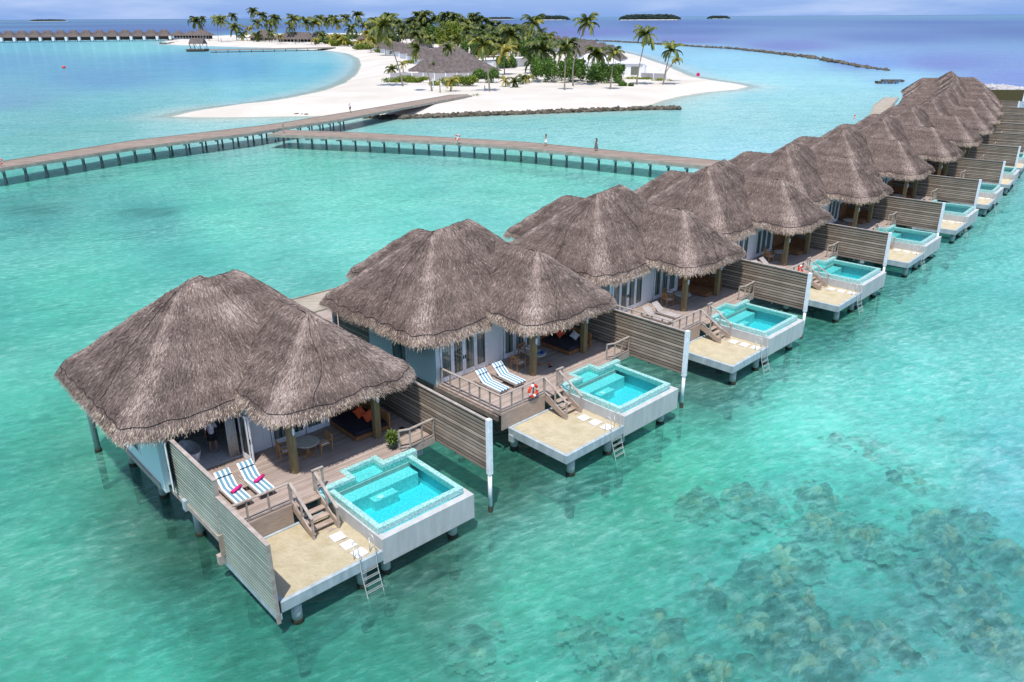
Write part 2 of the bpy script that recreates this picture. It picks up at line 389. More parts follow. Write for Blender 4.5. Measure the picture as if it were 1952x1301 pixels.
        VF.append(vv); FF.append(np.arange(len(vv)).reshape(-1, 4)+bf); TF.append(np.repeat(np.clip(rg.normal(.52, .2, M), 0, 1), 4)); bf += len(vv)
        # tie rope around the eave and along hips
        ti = np.arange(0, n, 1.); X = lobe_eval(L, P, Rg, ti, np.full(n, .052)+.006*np.sin(ti*.35)+.006*np.sin(ti*.9)); X[:, 2] += .035
        b = buried(L, X, 0); run = []
        for i in list(range(n))+[0]:
            if b[i]:
                if len(run) > 2: ropes.tube(swap(np.array(run)), .016, 4, False)
                run = []
            else: run.append(X[i])
        if len(run) > 2: ropes.tube(swap(np.array(run)), .016, 4, False)
        for c0 in (.15, .40, .66):
            off = rg.uniform(-.03, .03); st = np.linspace(.08, .96, 40); ti = ((c0+off)+.012*np.sin(st*7+c0*9))*n % n
            X = lobe_eval(L, P, Rg, ti, st); X[:, 2] += .05; b = buried(L, X, 0); X = X[~b]
            if len(X) > 3: ropes.tube(swap(X), .011, 4, False)
    V = swap(np.concatenate(V)); roof = mesh_np('roof', V, np.concatenate(F), 'thatch', parent, np.concatenate(T))
    fr = mesh_np('eave_fringe', swap(np.concatenate(VF)), np.concatenate(FF), 'fringe', roof, np.concatenate(TF))
    ropes.build('tie_rope', 'rope', roof); return roof
def leaf(par, u0, u1, v, z0, z1, mat='white', pane=True, handle=0, t=.05, ax='v'):
    """door or window leaf standing at v (front wall) or, ax='u', at u = v on the side wall"""
    def B(m, a0, a1, d0, d1, za, zb): m.uv(a0, a1, d0, d1, za, zb) if ax == 'v' else m.uv(d0, d1, a0, a1, za, zb)
    m = MB(); fw = .11
    B(m, u0, u0+fw, v, v+t, z0, z1); B(m, u1-fw, u1, v, v+t, z0, z1); B(m, u0+fw, u1-fw, v, v+t, z0, z0+.28 if z1-z0 > 1.6 else z0+fw); B(m, u0+fw, u1-fw, v, v+t, z1-fw, z1)
    return m
def closed_door(root, u0, u1, h=0):
    m = leaf(root, u0, u1, -8.93, ZD+.02, 4.62); d = m.build('door', 'white', root)
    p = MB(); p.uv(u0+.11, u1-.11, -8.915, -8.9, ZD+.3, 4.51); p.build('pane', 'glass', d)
    if h:
        q = MB(); hu = u1-.06 if h > 0 else u0+.06; q.uv(hu-.025, hu+.025, -8.88, -8.85, 3.3, 3.5); q.build('handle', 'blackthing', d)
    return d
def make_villa(k, root):
    near = k == 0
    m = MB()                                          # house shell
    WT, t = 5.0, .16
    # side wall towards the camera (u=-4.9) with window opening v -13.0..-11.5
    for a, b, z0, z1 in ((-15.2, -13.0, 2.0, WT), (-11.5, -8.95, 2.0, WT), (-13.0, -11.5, 4.5, WT)): m.uv(-4.9, -4.9+t, a, b, z0, z1)
    if near: m.uv(-4.9, -4.9+t, -13.0, -11.5, 2.0, 2.75)
    else: m.uv(-4.9, -4.9+t, -13.0, -11.5, 2.0, 2.36)
    m.uv(-4.75, 4.6, -18.6, -18.44, 2.0, WT); m.uv(4.6, 4.76, -18.6, -9.1, 2.0, WT)
    w = m.build('side_wall', 'siding', root)
    f = MB()
    if near: f.uv(-4.74, -4.45, -9.1, -8.94, ZD, WT); f.uv(-4.45, -1.3, -9.1, -8.94, 4.62, WT)
    else: f.uv(-4.74, -4.62, -9.1, -8.94, ZD, WT); f.uv(-4.62, -1.3, -9.1, -8.94, 4.62, WT)
    f.uv(-1.3, .02, -9.1, -8.94, ZD, WT); f.uv(.02, 2.7, -9.1, -8.94, 4.62, 5.6); f.uv(2.7, 4.75, -9.1, -8.94, ZD, 5.6)
    f.uv(-1.3, -1.22, -8.93, -8.9, ZD, 4.7); f.uv(-.36, -.30, -8.93, -8.9, ZD, 4.7)
    f.build('front_wall', 'whitepaint', root)
    if near:
        # bathroom behind the open folding doors
        r = MB(); r.uv(-4.7, -.5, -12.2, -9.1, ZD-.06, ZD+.02); r.build('bathroom_floor', 'floorwhite', root)
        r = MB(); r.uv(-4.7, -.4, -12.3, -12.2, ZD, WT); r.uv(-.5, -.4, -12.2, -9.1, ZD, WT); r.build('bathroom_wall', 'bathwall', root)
        for u0, tilt in ((-4.42, 62), (-1.38, 100)):
            d = MB(); M = Matrix.Translation((-8.93, u0, 0)) @ Matrix.Rotation(R(tilt-90), 4, 'Z')
            for a0, a1, z0, z1 in ((0, .11, ZD+.02, 4.62), (.69, .8, ZD+.02, 4.62), (.11, .69, ZD+.02, ZD+.3), (.11, .69, 4.5, 4.62)):
                d.box(a0, a1, -.025, .025, z0, z1, M)
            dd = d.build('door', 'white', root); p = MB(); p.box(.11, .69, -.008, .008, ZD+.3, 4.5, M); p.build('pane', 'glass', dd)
            h = MB(); h.box(.73, .77, -.06, .06, 3.3, 3.5, M); h.build('handle', 'blackthing', dd)
            if tilt > 90:
                d = MB(); M2 = Matrix.Translation((-8.93, u0+.1, 0)) @ Matrix.Rotation(R(-6), 4, 'Z')
                for a0, a1, z0, z1 in ((0, .1, ZD+.02, 4.62), (.66, .76, ZD+.02, 4.62), (.1, .66, ZD+.02, ZD+.3), (.1, .66, 4.5, 4.62)): d.box(a0, a1, -.025, .025, z0, z1, M2)
                dd = d.build('door', 'white', root); p = MB(); p.box(.1, .66, -.008, .008, ZD+.3, 4.5, M2); p.build('pane', 'glass', dd)
        c = MB()
        for i in range(14):
            a = i/13; c.tube([(-9.25+.05*math.sin(i*2.1), -1.85+a*.4, ZD+.03), (-9.25+.05*math.sin(i*2.1+.4), -1.85+a*.4, 4.7)], .03, 6)
        c.build('curtain', 'curtain', root, True)
    else:
        for i, (a, b) in enumerate(((-4.62, -3.8), (-3.79, -2.97), (-2.96, -2.14), (-2.13, -1.31))): closed_door(root, a, b, {1: 1, 2: -1}.get(i, 0))
    for a, b in ((.04, .86), (.9, 1.74), (1.78, 2.66)): closed_door(root, a, b)
    # side window
    z0 = 2.78 if near else 2.4
    m = MB(); m.uv(-4.93, -4.86, -12.98, -12.88, z0, 4.5); m.uv(-4.93, -4.86, -11.62, -11.52, z0, 4.5); m.uv(-4.93, -4.86, -12.88, -11.62, z0, z0+.08); m.uv(-4.93, -4.86, -12.88, -11.62, 4.4, 4.5)
    wn = m.build('window', 'white', root); p = MB(); p.uv(-4.9, -4.88, -12.88, -11.62, z0+.08, 4.4); p.build('pane', 'glass', wn)
    s = MB()
    for i in range(17): s.uv(-4.93, -4.88, -18.4, -15.22, 2.0+i*.175, 2.165+i*.175)
    s.build('timber_screen', 'fencewood', root)
    # deck
    ue = -4.46 if near else -4.85
    d = MB(); d.uv(-4.85, 6.02, -18.9, -9.05, ZD-.12, ZD); d.uv(ue, 6.02, -9.05, -5.0, ZD-.12, ZD); d.uv(ue, 1.15, -5.0, -4.62, ZD-.12, ZD); d.uv(3.06, 6.02, -5.0, -4.62, ZD-.12, ZD)
    d.uv(ue+.1 if not near else ue, -.34, -4.62, -4.05, ZD-.12, ZD); d.uv(-.34, 1.15, -4.62, -4.36, ZD-.12, ZD); d.uv(3.06, 4.12, -4.62, -4.36, ZD-.12, ZD)
    dk = d.build('deck', 'deckwood', root)
    f = MB(); f.uv(-4.72, -1.62, -4.09, -4.03, ZS, ZD-.01); f.build('riser_board', 'boardwood', root)
    f = MB(); f.uv(-.42, -.35, -4.09, -4.03, ZS, ZD-.01); f.build('riser_board', 'boardwood', root)
    b = MB(); b.uv(-4.97, -4.86, -18.9, -9.4 if near else -4.1, ZD-.36, ZD-.1); b.build('edge_beam', 'railwood', root)
    if near: b = MB(); b.uv(-4.6, -4.47, -9.4, -4.3, ZD-.55, ZD-.30); b.build('edge_beam', 'railwood', root); b = MB()
    b.uv(4.15, 6.05, -4.66, -4.5, ZD-.34, ZD+.0)
    b.build('edge_beam', 'railwood', root)
    b = MB()
    for v in (-7.6, -11.6, -15.4, -18.2): b.uv(-4.7, 5.9, v-.15, v+.15, ZD-.62, ZD-.14)
    b.uv(-4.4, 4.6, -3.9, -3.6, .72, 1.1); b.uv(3.9, 5.4, -4.9, -4.6, ZD-.7, ZD-.14)
    b.build('cross_beam', 'concrete_blue', root)
    for u, v, zt in ((-4.1, -8.0, 1.8), (-4.15, -12.0, 1.8), (-4.2, -15.9, 1.8), (-5.05, -18.6, 4.2), (4.2, -8.0, 1.8), (4.2, -12., 1.8), (4.2, -16, 1.8), (-3.85, -4.05, .9), (-3.65, -.32, .8), (-.82, -.36, .8), (.35, -.45, .8), (3.75, -.42, .8), (4.6, -4.75, 1.7), (1.8, -4.3, .8)):
        rr = .2 if zt < 4 else .15
        q = MB(); q.tube([(v, u, .12), (v, u, zt)], rr, 14); o = q.build('pile', 'pilewet', root, True)
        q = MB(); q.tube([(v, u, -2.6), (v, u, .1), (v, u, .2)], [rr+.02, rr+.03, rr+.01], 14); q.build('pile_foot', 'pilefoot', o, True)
    # sand terrace
    s = MB(); s.uv(-4.33, -.003, -3.97, 0, .98, ZS-.06); s.uv(-4.33, -4.16, -4.02, 0, ZS-.06, ZS+.05); s.uv(-4.16, -.003, -.17, 0, ZS-.06, ZS+.05); s.uv(-4.16, -.003, -4.02, -3.9, ZS-.06, ZS+.05)
    st = s.build('terrace', 'concrete_blue', root, bevel=.012)
    if True:
        s = MB(); n_ = 30
        for i in range(n_):
            for j in range(n_):
                pass
        g = np.linspace(0, 1, 34); uu, vv = np.meshgrid(-4.16+g*4.155, -3.9+g*3.73); zz = ZS+.004+.012*np.sin(uu*5+vv*3)*np.cos(vv*4-uu)+RNG.normal(0, .004, uu.shape)
        X = np.stack([vv.ravel(), uu.ravel(), zz.ravel()], 1); id_ = np.arange(34*34).reshape(34, 34)
        q = np.stack([id_[:-1, :-1], id_[1:, :-1], id_[1:, 1:], id_[:-1, 1:]], -1).reshape(-1, 4)
        mesh_np('sand', X, q, 'terracesand', st, smooth=True)
    # veranda posts
    for u, v in ((-.3, -6.2), (4.07, -6.35)):
        q = MB(); q.uv(u-.15, u+.15, v-.15, v+.15, ZD, 5.6); o = q.build('veranda_post', 'postwood', root, bevel=.015)
        l = MB(); l.uv(u+.0, u+.09, v+.15, v+.22, 4.25, 4.5); l.tube([(v+.185, u+.045, 4.2), (v+.185, u+.045, 4.55)], .035, 10); l.build('wall_lamp', 'white', o)
    e = MB(); e.uv(-3.9, .6, -23.4, -18.9, ZD-.15, ZD-.004); e.build('entrance_deck', 'deckwood', root)
n = N('terracesand'); p = n.obj(); f = n.noise(p, 1.3, 6, .65); g = n.noise(p, 26, 4, .7)
col = n.mix(n.ramp(f, [(.3, 0), (.7, 1)]), (.58, .48, .30), (.78, .68, .48)); col = n.mix(n.math('MULTIPLY', g, .35), col, (.40, .31, .18))
MATS['terracesand'] = n.out(n.bsdf(col, .95, 0, .1, n.bump(n.math('ADD', g, n.math('MULTIPLY', n.noise(p, 3.5, 5, .7), 2)), .07)))
VGRP = 'thatched water villas in the near row'
villas = []
VLAB = ['large thatched water villa nearest the viewer, open doors and a bathtub inside',
        'second thatched water villa from the near end, striped loungers on its deck',
        'third thatched water villa from the near end, bare loungers on its deck',
        'fourth thatched water villa from the near end of the long row']
proto0 = proto1 = None
for k in range(NVIL):
    lab = VLAB[k] if k < 4 else ('last thatched water villa at the far end of the near row' if k == NVIL-1 else '%s thatched water villa counted from the near end of the row' % NTH[k])
    loc = VP(k, 0, 0)
    if k < 2:
        r = thing('water_villa', lab, 'villa', loc, VR(k), VGRP); make_villa(k, r)
        if k == 0: roof0 = make_roof(r, 3)
        else:
            rr = make_roof(r, 11, 480)
            proto1 = r
    elif k == 2:
        r = thing('water_villa', lab, 'villa', loc, VR(k), VGRP); make_villa(k, r); make_roof(r, 29, 420); proto2 = r
    else: r = dup(proto1 if k % 2 else proto2, lab, loc, VR(k), VGRP)
    villas.append(r)
def at(k, u, v, z=0): return VP(k, u, v, z)
# ---- plunge pools
def make_pool(k):
    r = thing('plunge_pool', '', 'pool', at(k, 0, 0, .78), VR(k), 'plunge pools of the near villas'); O = (0, 0, .78)
    b = MB(O); b.uv(0, 4.65, -4.1, 0, .78, 1.0)
    b.uv(0, .28, -4.1, 0, 1.0, 1.95); b.uv(4.37, 4.65, -4.1, 0, 1.0, 1.95); b.uv(.28, 4.37, -.33, 0, 1.0, 1.95); b.uv(.28, 4.37, -4.1, -4.0, 1.0, 1.95)
    b.build('basin', 'concrete', r, bevel=.01)
    t = MB(O); zt = 2.23
    t.uv(.07, .31, -4.0, -.37, 1.95, zt); t.uv(4.14, 4.38, -4.05, -.37, 1.95, zt); t.uv(.31, 4.14, -.61, -.37, 1.95, zt)
    t.uv(-.33, 1.15, -4.36, -4.06, 1.6, zt+.1); t.uv(3.06, 4.68, -4.36, -4.06, 1.6, zt+.13)
    t.uv(1.15, 1.42, -5.0, -4.06, 1.6, zt+.1); t.uv(2.8, 3.06, -5.0, -4.06, 1.6, zt+.13); t.uv(1.42, 2.8, -5.0, -4.8, 1.6, zt+.1)
    t.uv(-.33, -.04, -4.06, -3.6, 1.95, zt)
    t.build('mosaic_rim', 'mosaic', r, bevel=.008)
    f = MB(O); f.uv(.28, 4.37, -4.0, -.33, 1.0, 1.06); f.uv(.285, .295, -4.0, -.38, 1.06, 1.95); f.uv(4.355, 4.365, -4.0, -.38, 1.06, 1.95); f.uv(.3, 4.35, -.345, -.335, 1.06, 1.95)
    f.build('pool_floor', 'pooltile', r)
    s = MB(O); s.uv(.31, 4.14, -4.06, -3.3, 1.06, 1.74); s.uv(1.42, 2.8, -4.8, -4.06, 1.5, 2.0); s.uv(1.55, 2.75, -3.3, -2.88, 1.06, 1.55)
    s.build('pool_step', 'steptile', r)
    w = MB(O); n_ = 24
    g = np.linspace(0, 1, 40); uu, vv = np.meshgrid(.30+g*3.85, -4.06+g*3.46); X = np.stack([vv.ravel(), uu.ravel(), 0*uu.ravel()+2.19-.78], 1)
    id_ = np.arange(1600).reshape(40, 40); q = np.stack([id_[:-1, :-1], id_[1:, :-1], id_[1:, 1:], id_[:-1, 1:]], -1).reshape(-1, 4)
    X2 = np.array([[-4.8, 1.42, 1.411], [-4.07, 1.42, 1.411], [-4.07, 2.8, 1.411], [-4.8, 2.8, 1.411]]); q = np.concatenate([q, [[1600, 1601, 1602, 1603]]])
    mesh_np('pool_water', np.concatenate([X, X2]), q, 'poolwater', r)
    for u, v in ((2.4, -1.8), (1.3, -1.2), (3.2, -1.5)):
        d = MB(O); d.disc((v, u, 1.062), .09, .012, 14); d.build('drain', 'ringwhite', r)
    d = MB(O); d.disc((-3.05, 1.95, 1.56), .14, .02, 16); d.build('step_jet', 'ringwhite', r)
    return r
n = N('poolwater'); p = n.obj(); nz = n.noise(p, 5, 3, .5); tr = n.n('ShaderNodeBsdfTransparent'); tr.inputs[0].default_value = (.62, .97, .98, 1)
gl = n.n('ShaderNodeBsdfGlossy'); gl.inputs['Roughness'].default_value = .04; bmp = n.bump(nz, .02, .6); n.l(bmp, gl.inputs['Normal'])
fr = n.n('ShaderNodeFresnel', i_IOR=1.33); n.l(bmp, fr.inputs['Normal']); ms = n.n('ShaderNodeMixShader'); n.l(fr.outputs[0], ms.inputs[0]); n.l(tr.outputs[0], ms.inputs[1]); n.l(gl.outputs[0], ms.inputs[2])
MATS['poolwater'] = n.out(ms.outputs[0])
pp = None
for k in range(9):
    lab = 'turquoise plunge pool with mosaic rim beside '+NV(k)
    if pp is None: pp = make_pool(k); pp['label'] = lab
    else: dup(pp, lab, at(k, 0, 0, .78), VR(k))
# ---- privacy fences
fp = None
for k in range(NVIL-1):
    lab = 'slatted fence with pale end post, far side of '+NV(k)
    O = (-.71, 6.16, 0)
    if fp is None:
        fp = thing('privacy_fence', lab, 'fence', at(k, 6.16, -.71), VR(k), 'slatted privacy fences between the villas')
        m = MB(O)
        for i in range(14):
            z = 2.06+(i-.02)*.187; j = RNG.normal(0, .008); m.uv(6.13+j, 6.17+j, -9.4, -.82, z, min(z+.15, 4.6))
        m.build('slat_panel', 'fencewood', fp); m = MB(O); m.uv(6.20, 6.22, -9.4, -.82, 2.05, 4.6); m.build('backing', 'darkwood', fp)
        m = MB(O); m.uv(6.09, 6.23, -9.4, -.82, 4.605, 4.64); m.build('top_cap', 'railwood', fp)
        m = MB(O); m.uv(6.05, 6.27, -.82, -.6, 1.97, 4.7); m.build('post', 'white', fp, bevel=.012)
        m = MB(O); m.tube([(-.71, 6.16, .3), (-.71, 6.16, 1.97)], .095, 12); q = m.build('pile', 'white', fp, True)
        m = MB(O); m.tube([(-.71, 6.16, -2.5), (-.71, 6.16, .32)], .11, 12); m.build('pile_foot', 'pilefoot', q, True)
        for v in (-3.2, -5.9, -8.6):
            m = MB(O); m.uv(6.22, 6.30, v-.05, v+.05, 1.9, 4.55); m.build('support', 'railwood', fp)
    else: dup(fp, lab, at(k, 6.16, -.71), VR(k))
r = thing('privacy_fence', 'stepped greenish slatted fence on the open side of the nearest villa', 'fence', at(0, -4.5, -4), VR(0)); O = (-4, -4.5, 0)
m = MB(O)
for i in range(17): m.uv(-4.55, -4.5, -9.5, -4.2, 2.043+(i-.1)*.157, 2.17+(i-.1)*.157-.02)
m.build('slat_panel', 'fencewood_green', r)
m = MB(O)
for i in range(19): m.uv(-4.55, -4.5, -4.08, -.02, .9434+(i+.4)*.157, .9434+(i+.4)*.157+.125)
m.build('slat_panel', 'fencewood_green', r)
m = MB(O); m.uv(-4.58, -4.42, -9.5, -4.06, 4.672, 4.71); m.build('top_cap', 'railwood', r); m = MB(O); m.uv(-4.58, -4.42, -4.06, .04, 3.985, 4.02); m.build('top_cap', 'railwood', r)
m = MB(O); m.uv(-4.495, -4.48, -9.5, -4.2, 2.02, 4.6); m.build('backing', 'darkwood', r); m = MB(O); m.uv(-4.495, -4.48, -4.1, 0, 1.0, 3.95); m.build('backing', 'darkwood', r)
m = MB(O); m.uv(-4.57, -4.40, -4.2, -4.07, 1.0, 4.67); m.build('post', 'railwood', r)
m = MB(O); m.uv(-4.57, -4.43, -.02, .05, .62, 3.985); m.build('post', 'railwood', r)
m = MB(O); m.uv(-4.54, -4.36, -4.5, .03, .74, .99); m.build('edge_beam', 'concrete_blue', r)
m = MB(O); m.uv(-4.75, -4.5, -4.55, -4.3, .8, 1.2); m.build('bracket', 'railwood', r)
# ---- stairs
def make_stairs(k):
    r = thing('timber_stairs', '', 'stairs', at(k, -.95, -2.6, ZS), VR(k), 'timber stairs from deck to sand terrace'); O = (-2.6, -.95, ZS)
    for i in range(5):
        z = ZD-.02-(i)*.19; v = -4.05+i*.3
        m = MB(O); m.uv(-1.5, -.44, v, v+.29, z-.05-.17*(i > 0), z-.17*(i > 0)*1.0); m.build('tread', 'boardwood', r)
    for u in (-1.56, -.42):
        m = MB(O); m.bar((-4.05, u, ZD-.2), (-2.55, u, ZS+.12), .06, .3); m.build('stringer', 'boardwood', r)
        m = MB(O)
        m.bar((-4.12, u, ZD-.1), (-4.12, u, ZD+.93), .08, .08); m.bar((-3.35, u, 1.7), (-3.35, u, 2.75), .07, .07); m.bar((-2.55, u, ZS), (-2.55, u, ZS+.95), .08, .08)
        m.bar((-4.15, u, ZD+.95), (-2.5, u, ZS+.97), .12, .045); m.bar((-4.1, u, ZD+.12), (-2.55, u, ZS+.2), .05, .05)
        if u > -1:
            m.bar((-4.3, u, ZD), (-4.3, u, ZD+.95), .08, .08); m.bar((-4.3, u+.42, ZD), (-4.3, u+.42, ZD+.95), .08, .08); m.bar((-4.3, u-.06, ZD+.97), (-4.3, u+.48, ZD+.97), .12, .045)
        m.build('handrail', 'railwood', r)
    return r
sp = None
for k in range(8):
    lab = 'timber stairs down to the sand terrace of '+NV(k)
    if sp is None: sp = make_stairs(k); sp['label'] = lab
    else: dup(sp, lab, at(k, -.95, -2.6, ZS), VR(k))
# ---- deck railings
def rail(k, pts, lab, n_int=3, side_post=.95):
    p0 = pts[0]; O = (p0[1], p0[0], ZD); r = thing('deck_railing', lab, 'railing', at(k, p0[0], p0[1], ZD), VR(k), 'weathered timber deck railings')
    cap = MB(O); low = MB(O); posts = []
    for (u0, v0), (u1, v1) in zip(pts[:-1], pts[1:]):
        cap.bar((v0, u0, ZD+.97), (v1, u1, ZD+.97), .12, .045); low.bar((v0, u0, ZD+.1), (v1, u1, ZD+.1), .05, .06)
        L = math.hypot(u1-u0, v1-v0); n_ = max(1, round(L/.85))
        for i in range(n_+1):
            q = (u0+(u1-u0)*i/n_, v0+(v1-v0)*i/n_)
            if not any(math.hypot(q[0]-a[0], q[1]-a[1]) < .2 for a in posts): posts.append(q)
    cap.build('top_rail', 'railwood', r); low.build('bottom_rail', 'railwood', r)
    for u, v in posts:
        m = MB(O); m.bar((v, u, ZD-.12), (v, u, ZD+.95), .07, .07); m.build('post', 'railwood', r)
    return r
rail(0, [(-4.35, -4.12), (-1.62, -4.12)], 'timber railing in front of the striped loungers at the nearest villa')
rl = rail(1, [(-4.72, -8.8), (-4.72, -4.12), (-1.62, -4.12)], 'L-shaped timber railing around the lounger deck of '+NV(1))
for k in range(2, 7): dup(rl, 'L-shaped timber railing around the lounger deck of '+NV(k), at(k, -4.72, -8.8, ZD), VR(k))
rr_ = rail(0, [(4.15, -4.67), (4.62, -4.47), (6.02, -4.56)], 'kinked timber railing behind the pool of the nearest villa, by the fence')
for k in range(1, 12): dup(rr_, 'kinked timber railing between pool and fence at '+NV(k), at(k, 4.15, -4.67, ZD), VR(k))
# ---- stepping slabs
m = MB(); m.box(-.25, .25, -.27, .27, 0, .05); slab = m.build('stepping_slab', 'stone_tile', bevel=.01); first = True
for k in range(7):
    for i, w_ in enumerate(('by the stairs', 'in the middle', 'by the ladder')):
        o = slab if first else slab.copy()
        if not first: C.objects.link(o)
        first = False; o.location = at(k, -.80+.04*i, -2.02+.74*i, ZS+.012); o.rotation_euler = (0, 0, VR(k)+.06*(i-1))
        tag(o, 'square slab %s on the terrace of %s' % (w_, NV(k)), 'paving slab', 'pale stepping slabs on the sand terraces')
# ---- swim ladders
def make_ladder(k):
    r = thing('swim_ladder', '', 'ladder', at(k, -.7, 0, ZS), VR(k), 'steel swim ladders'); O = (0, -.7, ZS)
    for u in (-1.08, -.36):
        m = MB(O); pts = [(-.36, u, ZS+.03), (-.36, u, ZS+.7)]
        for i in range(9):
            a = PI*i/8; pts.append((-.18-.18*math.cos(a), u, ZS+.7+.2*math.sin(a)))
        pts += [(.12, u, .9), (.42, u, 0.0), (.56, u, -.5)]
        m.tube(pts, .019, 8); m.build('side_rail', 'steel', r, True)
    for i in range(6):
        f = i/5; z = 1.0-f*1.3; v = .1+f*.43
        m = MB(O); m.bar((v-.04, -1.08, z), (v-.04, -.36, z), .02, .018); m.bar((v+.05, -1.08, z), (v+.05, -.36, z), .02, .018); m.build('rung', 'steel', r)
    return r
lp = None
for k in range(8):
    lab = 'steel swim ladder hanging off the sand terrace of '+NV(k)
    if lp is None: lp = make_ladder(k); lp['label'] = lab
    else: dup(lp, lab, at(k, -.7, 0, ZS), VR(k))
# ---- loungers: local x toward the sea (foot), y across
def lounger_frame(r, back=38):
    m = MB(); m.bar((-1.05, -.33, .27), (1.05, -.33, .27), .05, .08); m.bar((-1.05, .33, .27), (1.05, .33, .27), .05, .08); m.bar((1.03, -.33, .27), (1.03, .33, .27), .05, .08)
    m.build('frame', 'railwood', r)
    for x in (-.95, .9):
        for y in (-.3, .3):
            q = MB(); q.bar((x, y, 0), (x, y, .25), .05, .05); q.build('leg', 'railwood', r)
    s = MB()
    for i in range(14): s.box(-.3+i*.095, -.3+i*.095+.07, -.32, .32, .29, .31)
    a = R(back); M = Matrix.Translation((-.32, 0, .31)) @ Matrix.Rotation(a, 4, 'Y')
    for i in range(9): s.box(-.09-i*.088, -.02-i*.088, -.32, .32, -.01, .01, M)
    s.build('slats', 'lounger_slat', r); return M
planks('lounger_slat', (.48, .42, .38), (.66, .60, .56), 'X', .09, .1)
def make_lounger(loc, rz, lab, cushion, grp):
    r = thing('sun_lounger', lab, 'sun lounger', loc, rz, grp); M = lounger_frame(r)
    if cushion:
        c = MB(); c.box(-.30, 1.08, -.34, .34, .32, .40); c.box(-.84, .02, -.34, .34, .02, .10, M); c.build('cushion', 'stripes', r, bevel=.03)
        p = MB(); p.box(-.80, -.52, -.30, .30, .10, .155, M); p.build('head_pillow', 'stripes', r, bevel=.03)
        p = MB(); p.box(-.53, -.505, -.33, .33, .1, .13, M); p.build('strap', 'navy', r)
    return r
LG = 'striped sun loungers'; 
l0 = make_lounger(at(0, -3.13, -6.15, ZD), VR(0), 'striped sun lounger nearest the slatted fence, nearest villa', True, LG)
dup(l0, 'striped sun lounger nearest the stairs, nearest villa', at(0, -2.1, -6.2, ZD), VR(0))
dup(l0, 'striped sun lounger closest to the railing, second villa deck', at(1, -3.2, -6.45, ZD), VR(1)-.03)
dup(l0, 'striped sun lounger nearest the table, second villa deck', at(1, -1.95, -6.5, ZD), VR(1)-.03)
l1 = make_lounger(at(2, -3.2, -6.35, ZD), VR(2), 'bare slatted sun lounger closest to the railing, third villa deck', False, 'bare slatted sun loungers')
dup(l1, 'bare slatted sun lounger nearest the table, third villa deck', at(2, -2.1, -6.4, ZD), VR(2))
dup(l1, 'bare slatted sun lounger behind the fence top, fourth villa deck, near side', at(3, -3.2, -6.4, ZD), VR(3))
dup(l1, 'bare slatted sun lounger nearest the table, fourth villa deck', at(3, -2.1, -6.4, ZD), VR(3))
t0 = thing('side_table', 'low slatted side table between the loungers, nearest villa', 'side table', at(0, -2.62, -6.75, ZD), VR(0), 'low side tables')
m = MB()
for i in range(4): m.box(-.6, .55, -.17+i*.088, -.17+i*.088+.07, .22, .25)
m.build('table_top', 'railwood', t0)
for x in (-.5, .45):
    for y in (-.13, .13):
        q = MB(); q.bar((x, y, 0), (x, y, .22), .05, .05); q.build('leg', 'railwood', t0)
dup(t0, 'low slatted side table between the striped loungers, second villa', at(1, -2.6, -6.9, ZD), VR(1))
def towel(k, u, v, lab):
    r = MB()
    r.tube([(-0.0, -.27, .07), (0, .27, .07)], .07, 12); r.tube([(0.05, -.265, .10), (0.05, .265, .10)], .055, 12)
    o = r.build('rolled_towel', 'pink', None, True); o.location = at(k, u, v, ZD+.40); o.rotation_euler = (0, 0, VR(k)+.45); tag(o, lab, 'towel', 'rolled pink towels')
towel(0, -3.05, -5.95, 'rolled pink towel on the lounger nearest the slatted fence'); towel(0, -2.0, -6.05, 'rolled pink towel on the lounger nearest the stairs')
# ---- tables and chairs
def make_table(k):
    r = thing('dining_table', '', 'table', at(k, .82, -7.05, ZD), VR(k), 'round veranda tables')
    m = MB(); m.disc((0, 0, .70), .56, .035, 36); m.build('table_top', 'tabletop', r)
    m = MB(); m.tube([(0, 0, .1), (0, 0, .7)], .05, 10); m.build('pedestal', 'teak', r)
    for i in range(4):
        a = PI/2*i+.5; q = MB(); q.bar((.05*math.cos(a), .05*math.sin(a), .16), (.4*math.cos(a), .4*math.sin(a), .03), .06, .06); q.build('foot', 'teak', r)
    return r
def make_chair(loc, rz, lab):
    r = thing('armchair', lab, 'chair', loc, rz, 'wooden armchairs on the verandas')   # faces +x
    m = MB(); m.box(-.24, .26, -.27, .27, .40, .44); m.build('seat', 'teak', r)
    m = MB(); m.box(-.2, .25, -.23, .23, .44, .49); m.build('cushion', 'cushionwhite', r, bevel=.02)
    for x, y, h in ((-.25, -.27, .86), (-.25, .27, .86), (.25, -.27, .65), (.25, .27, .65)):
        q = MB(); q.bar((x-.05*(x < 0), y, 0), (x-.08*(x < 0), y, h), .045, .045); q.build('leg', 'teak', r)
    m = MB(); m.bar((-.32, -.27, .84), (-.32, .27, .84), .04, .09); m.bar((-.30, -.25, .50), (-.32, .25, .80), .025, .035); m.bar((-.30, .25, .50), (-.32, -.25, .80), .025, .035); m.bar((-.3, -.27, .5), (-.3, .27, .5), .03, .04)
    m.build('backrest', 'teak', r)
    for y in (-.27, .27):
        q = MB(); q.bar((-.32, y, .65), (.28, y, .65), .06, .03); q.build('armrest', 'teak', r)
    return r
tp = make_table(0); tp['label'] = 'round table on the veranda of the nearest villa'
for k in range(1, 6): dup(tp, 'round table on the veranda of '+NV(k), at(k, .82, -7.05, ZD), VR(k))
ch = make_chair(at(0, 1.55, -6.95, ZD), VR(0)-PI/2, 'wooden armchair on the daybed side of the table, nearest villa')
dup(ch, 'wooden armchair half hidden by the post, nearest villa', at(0, .0, -7.55, ZD), VR(0)+PI/2-.2)
dup(ch, 'wooden armchair by the doors on the second villa veranda', at(1, -.35, -7.3, ZD), VR(1)+PI/2-.1)
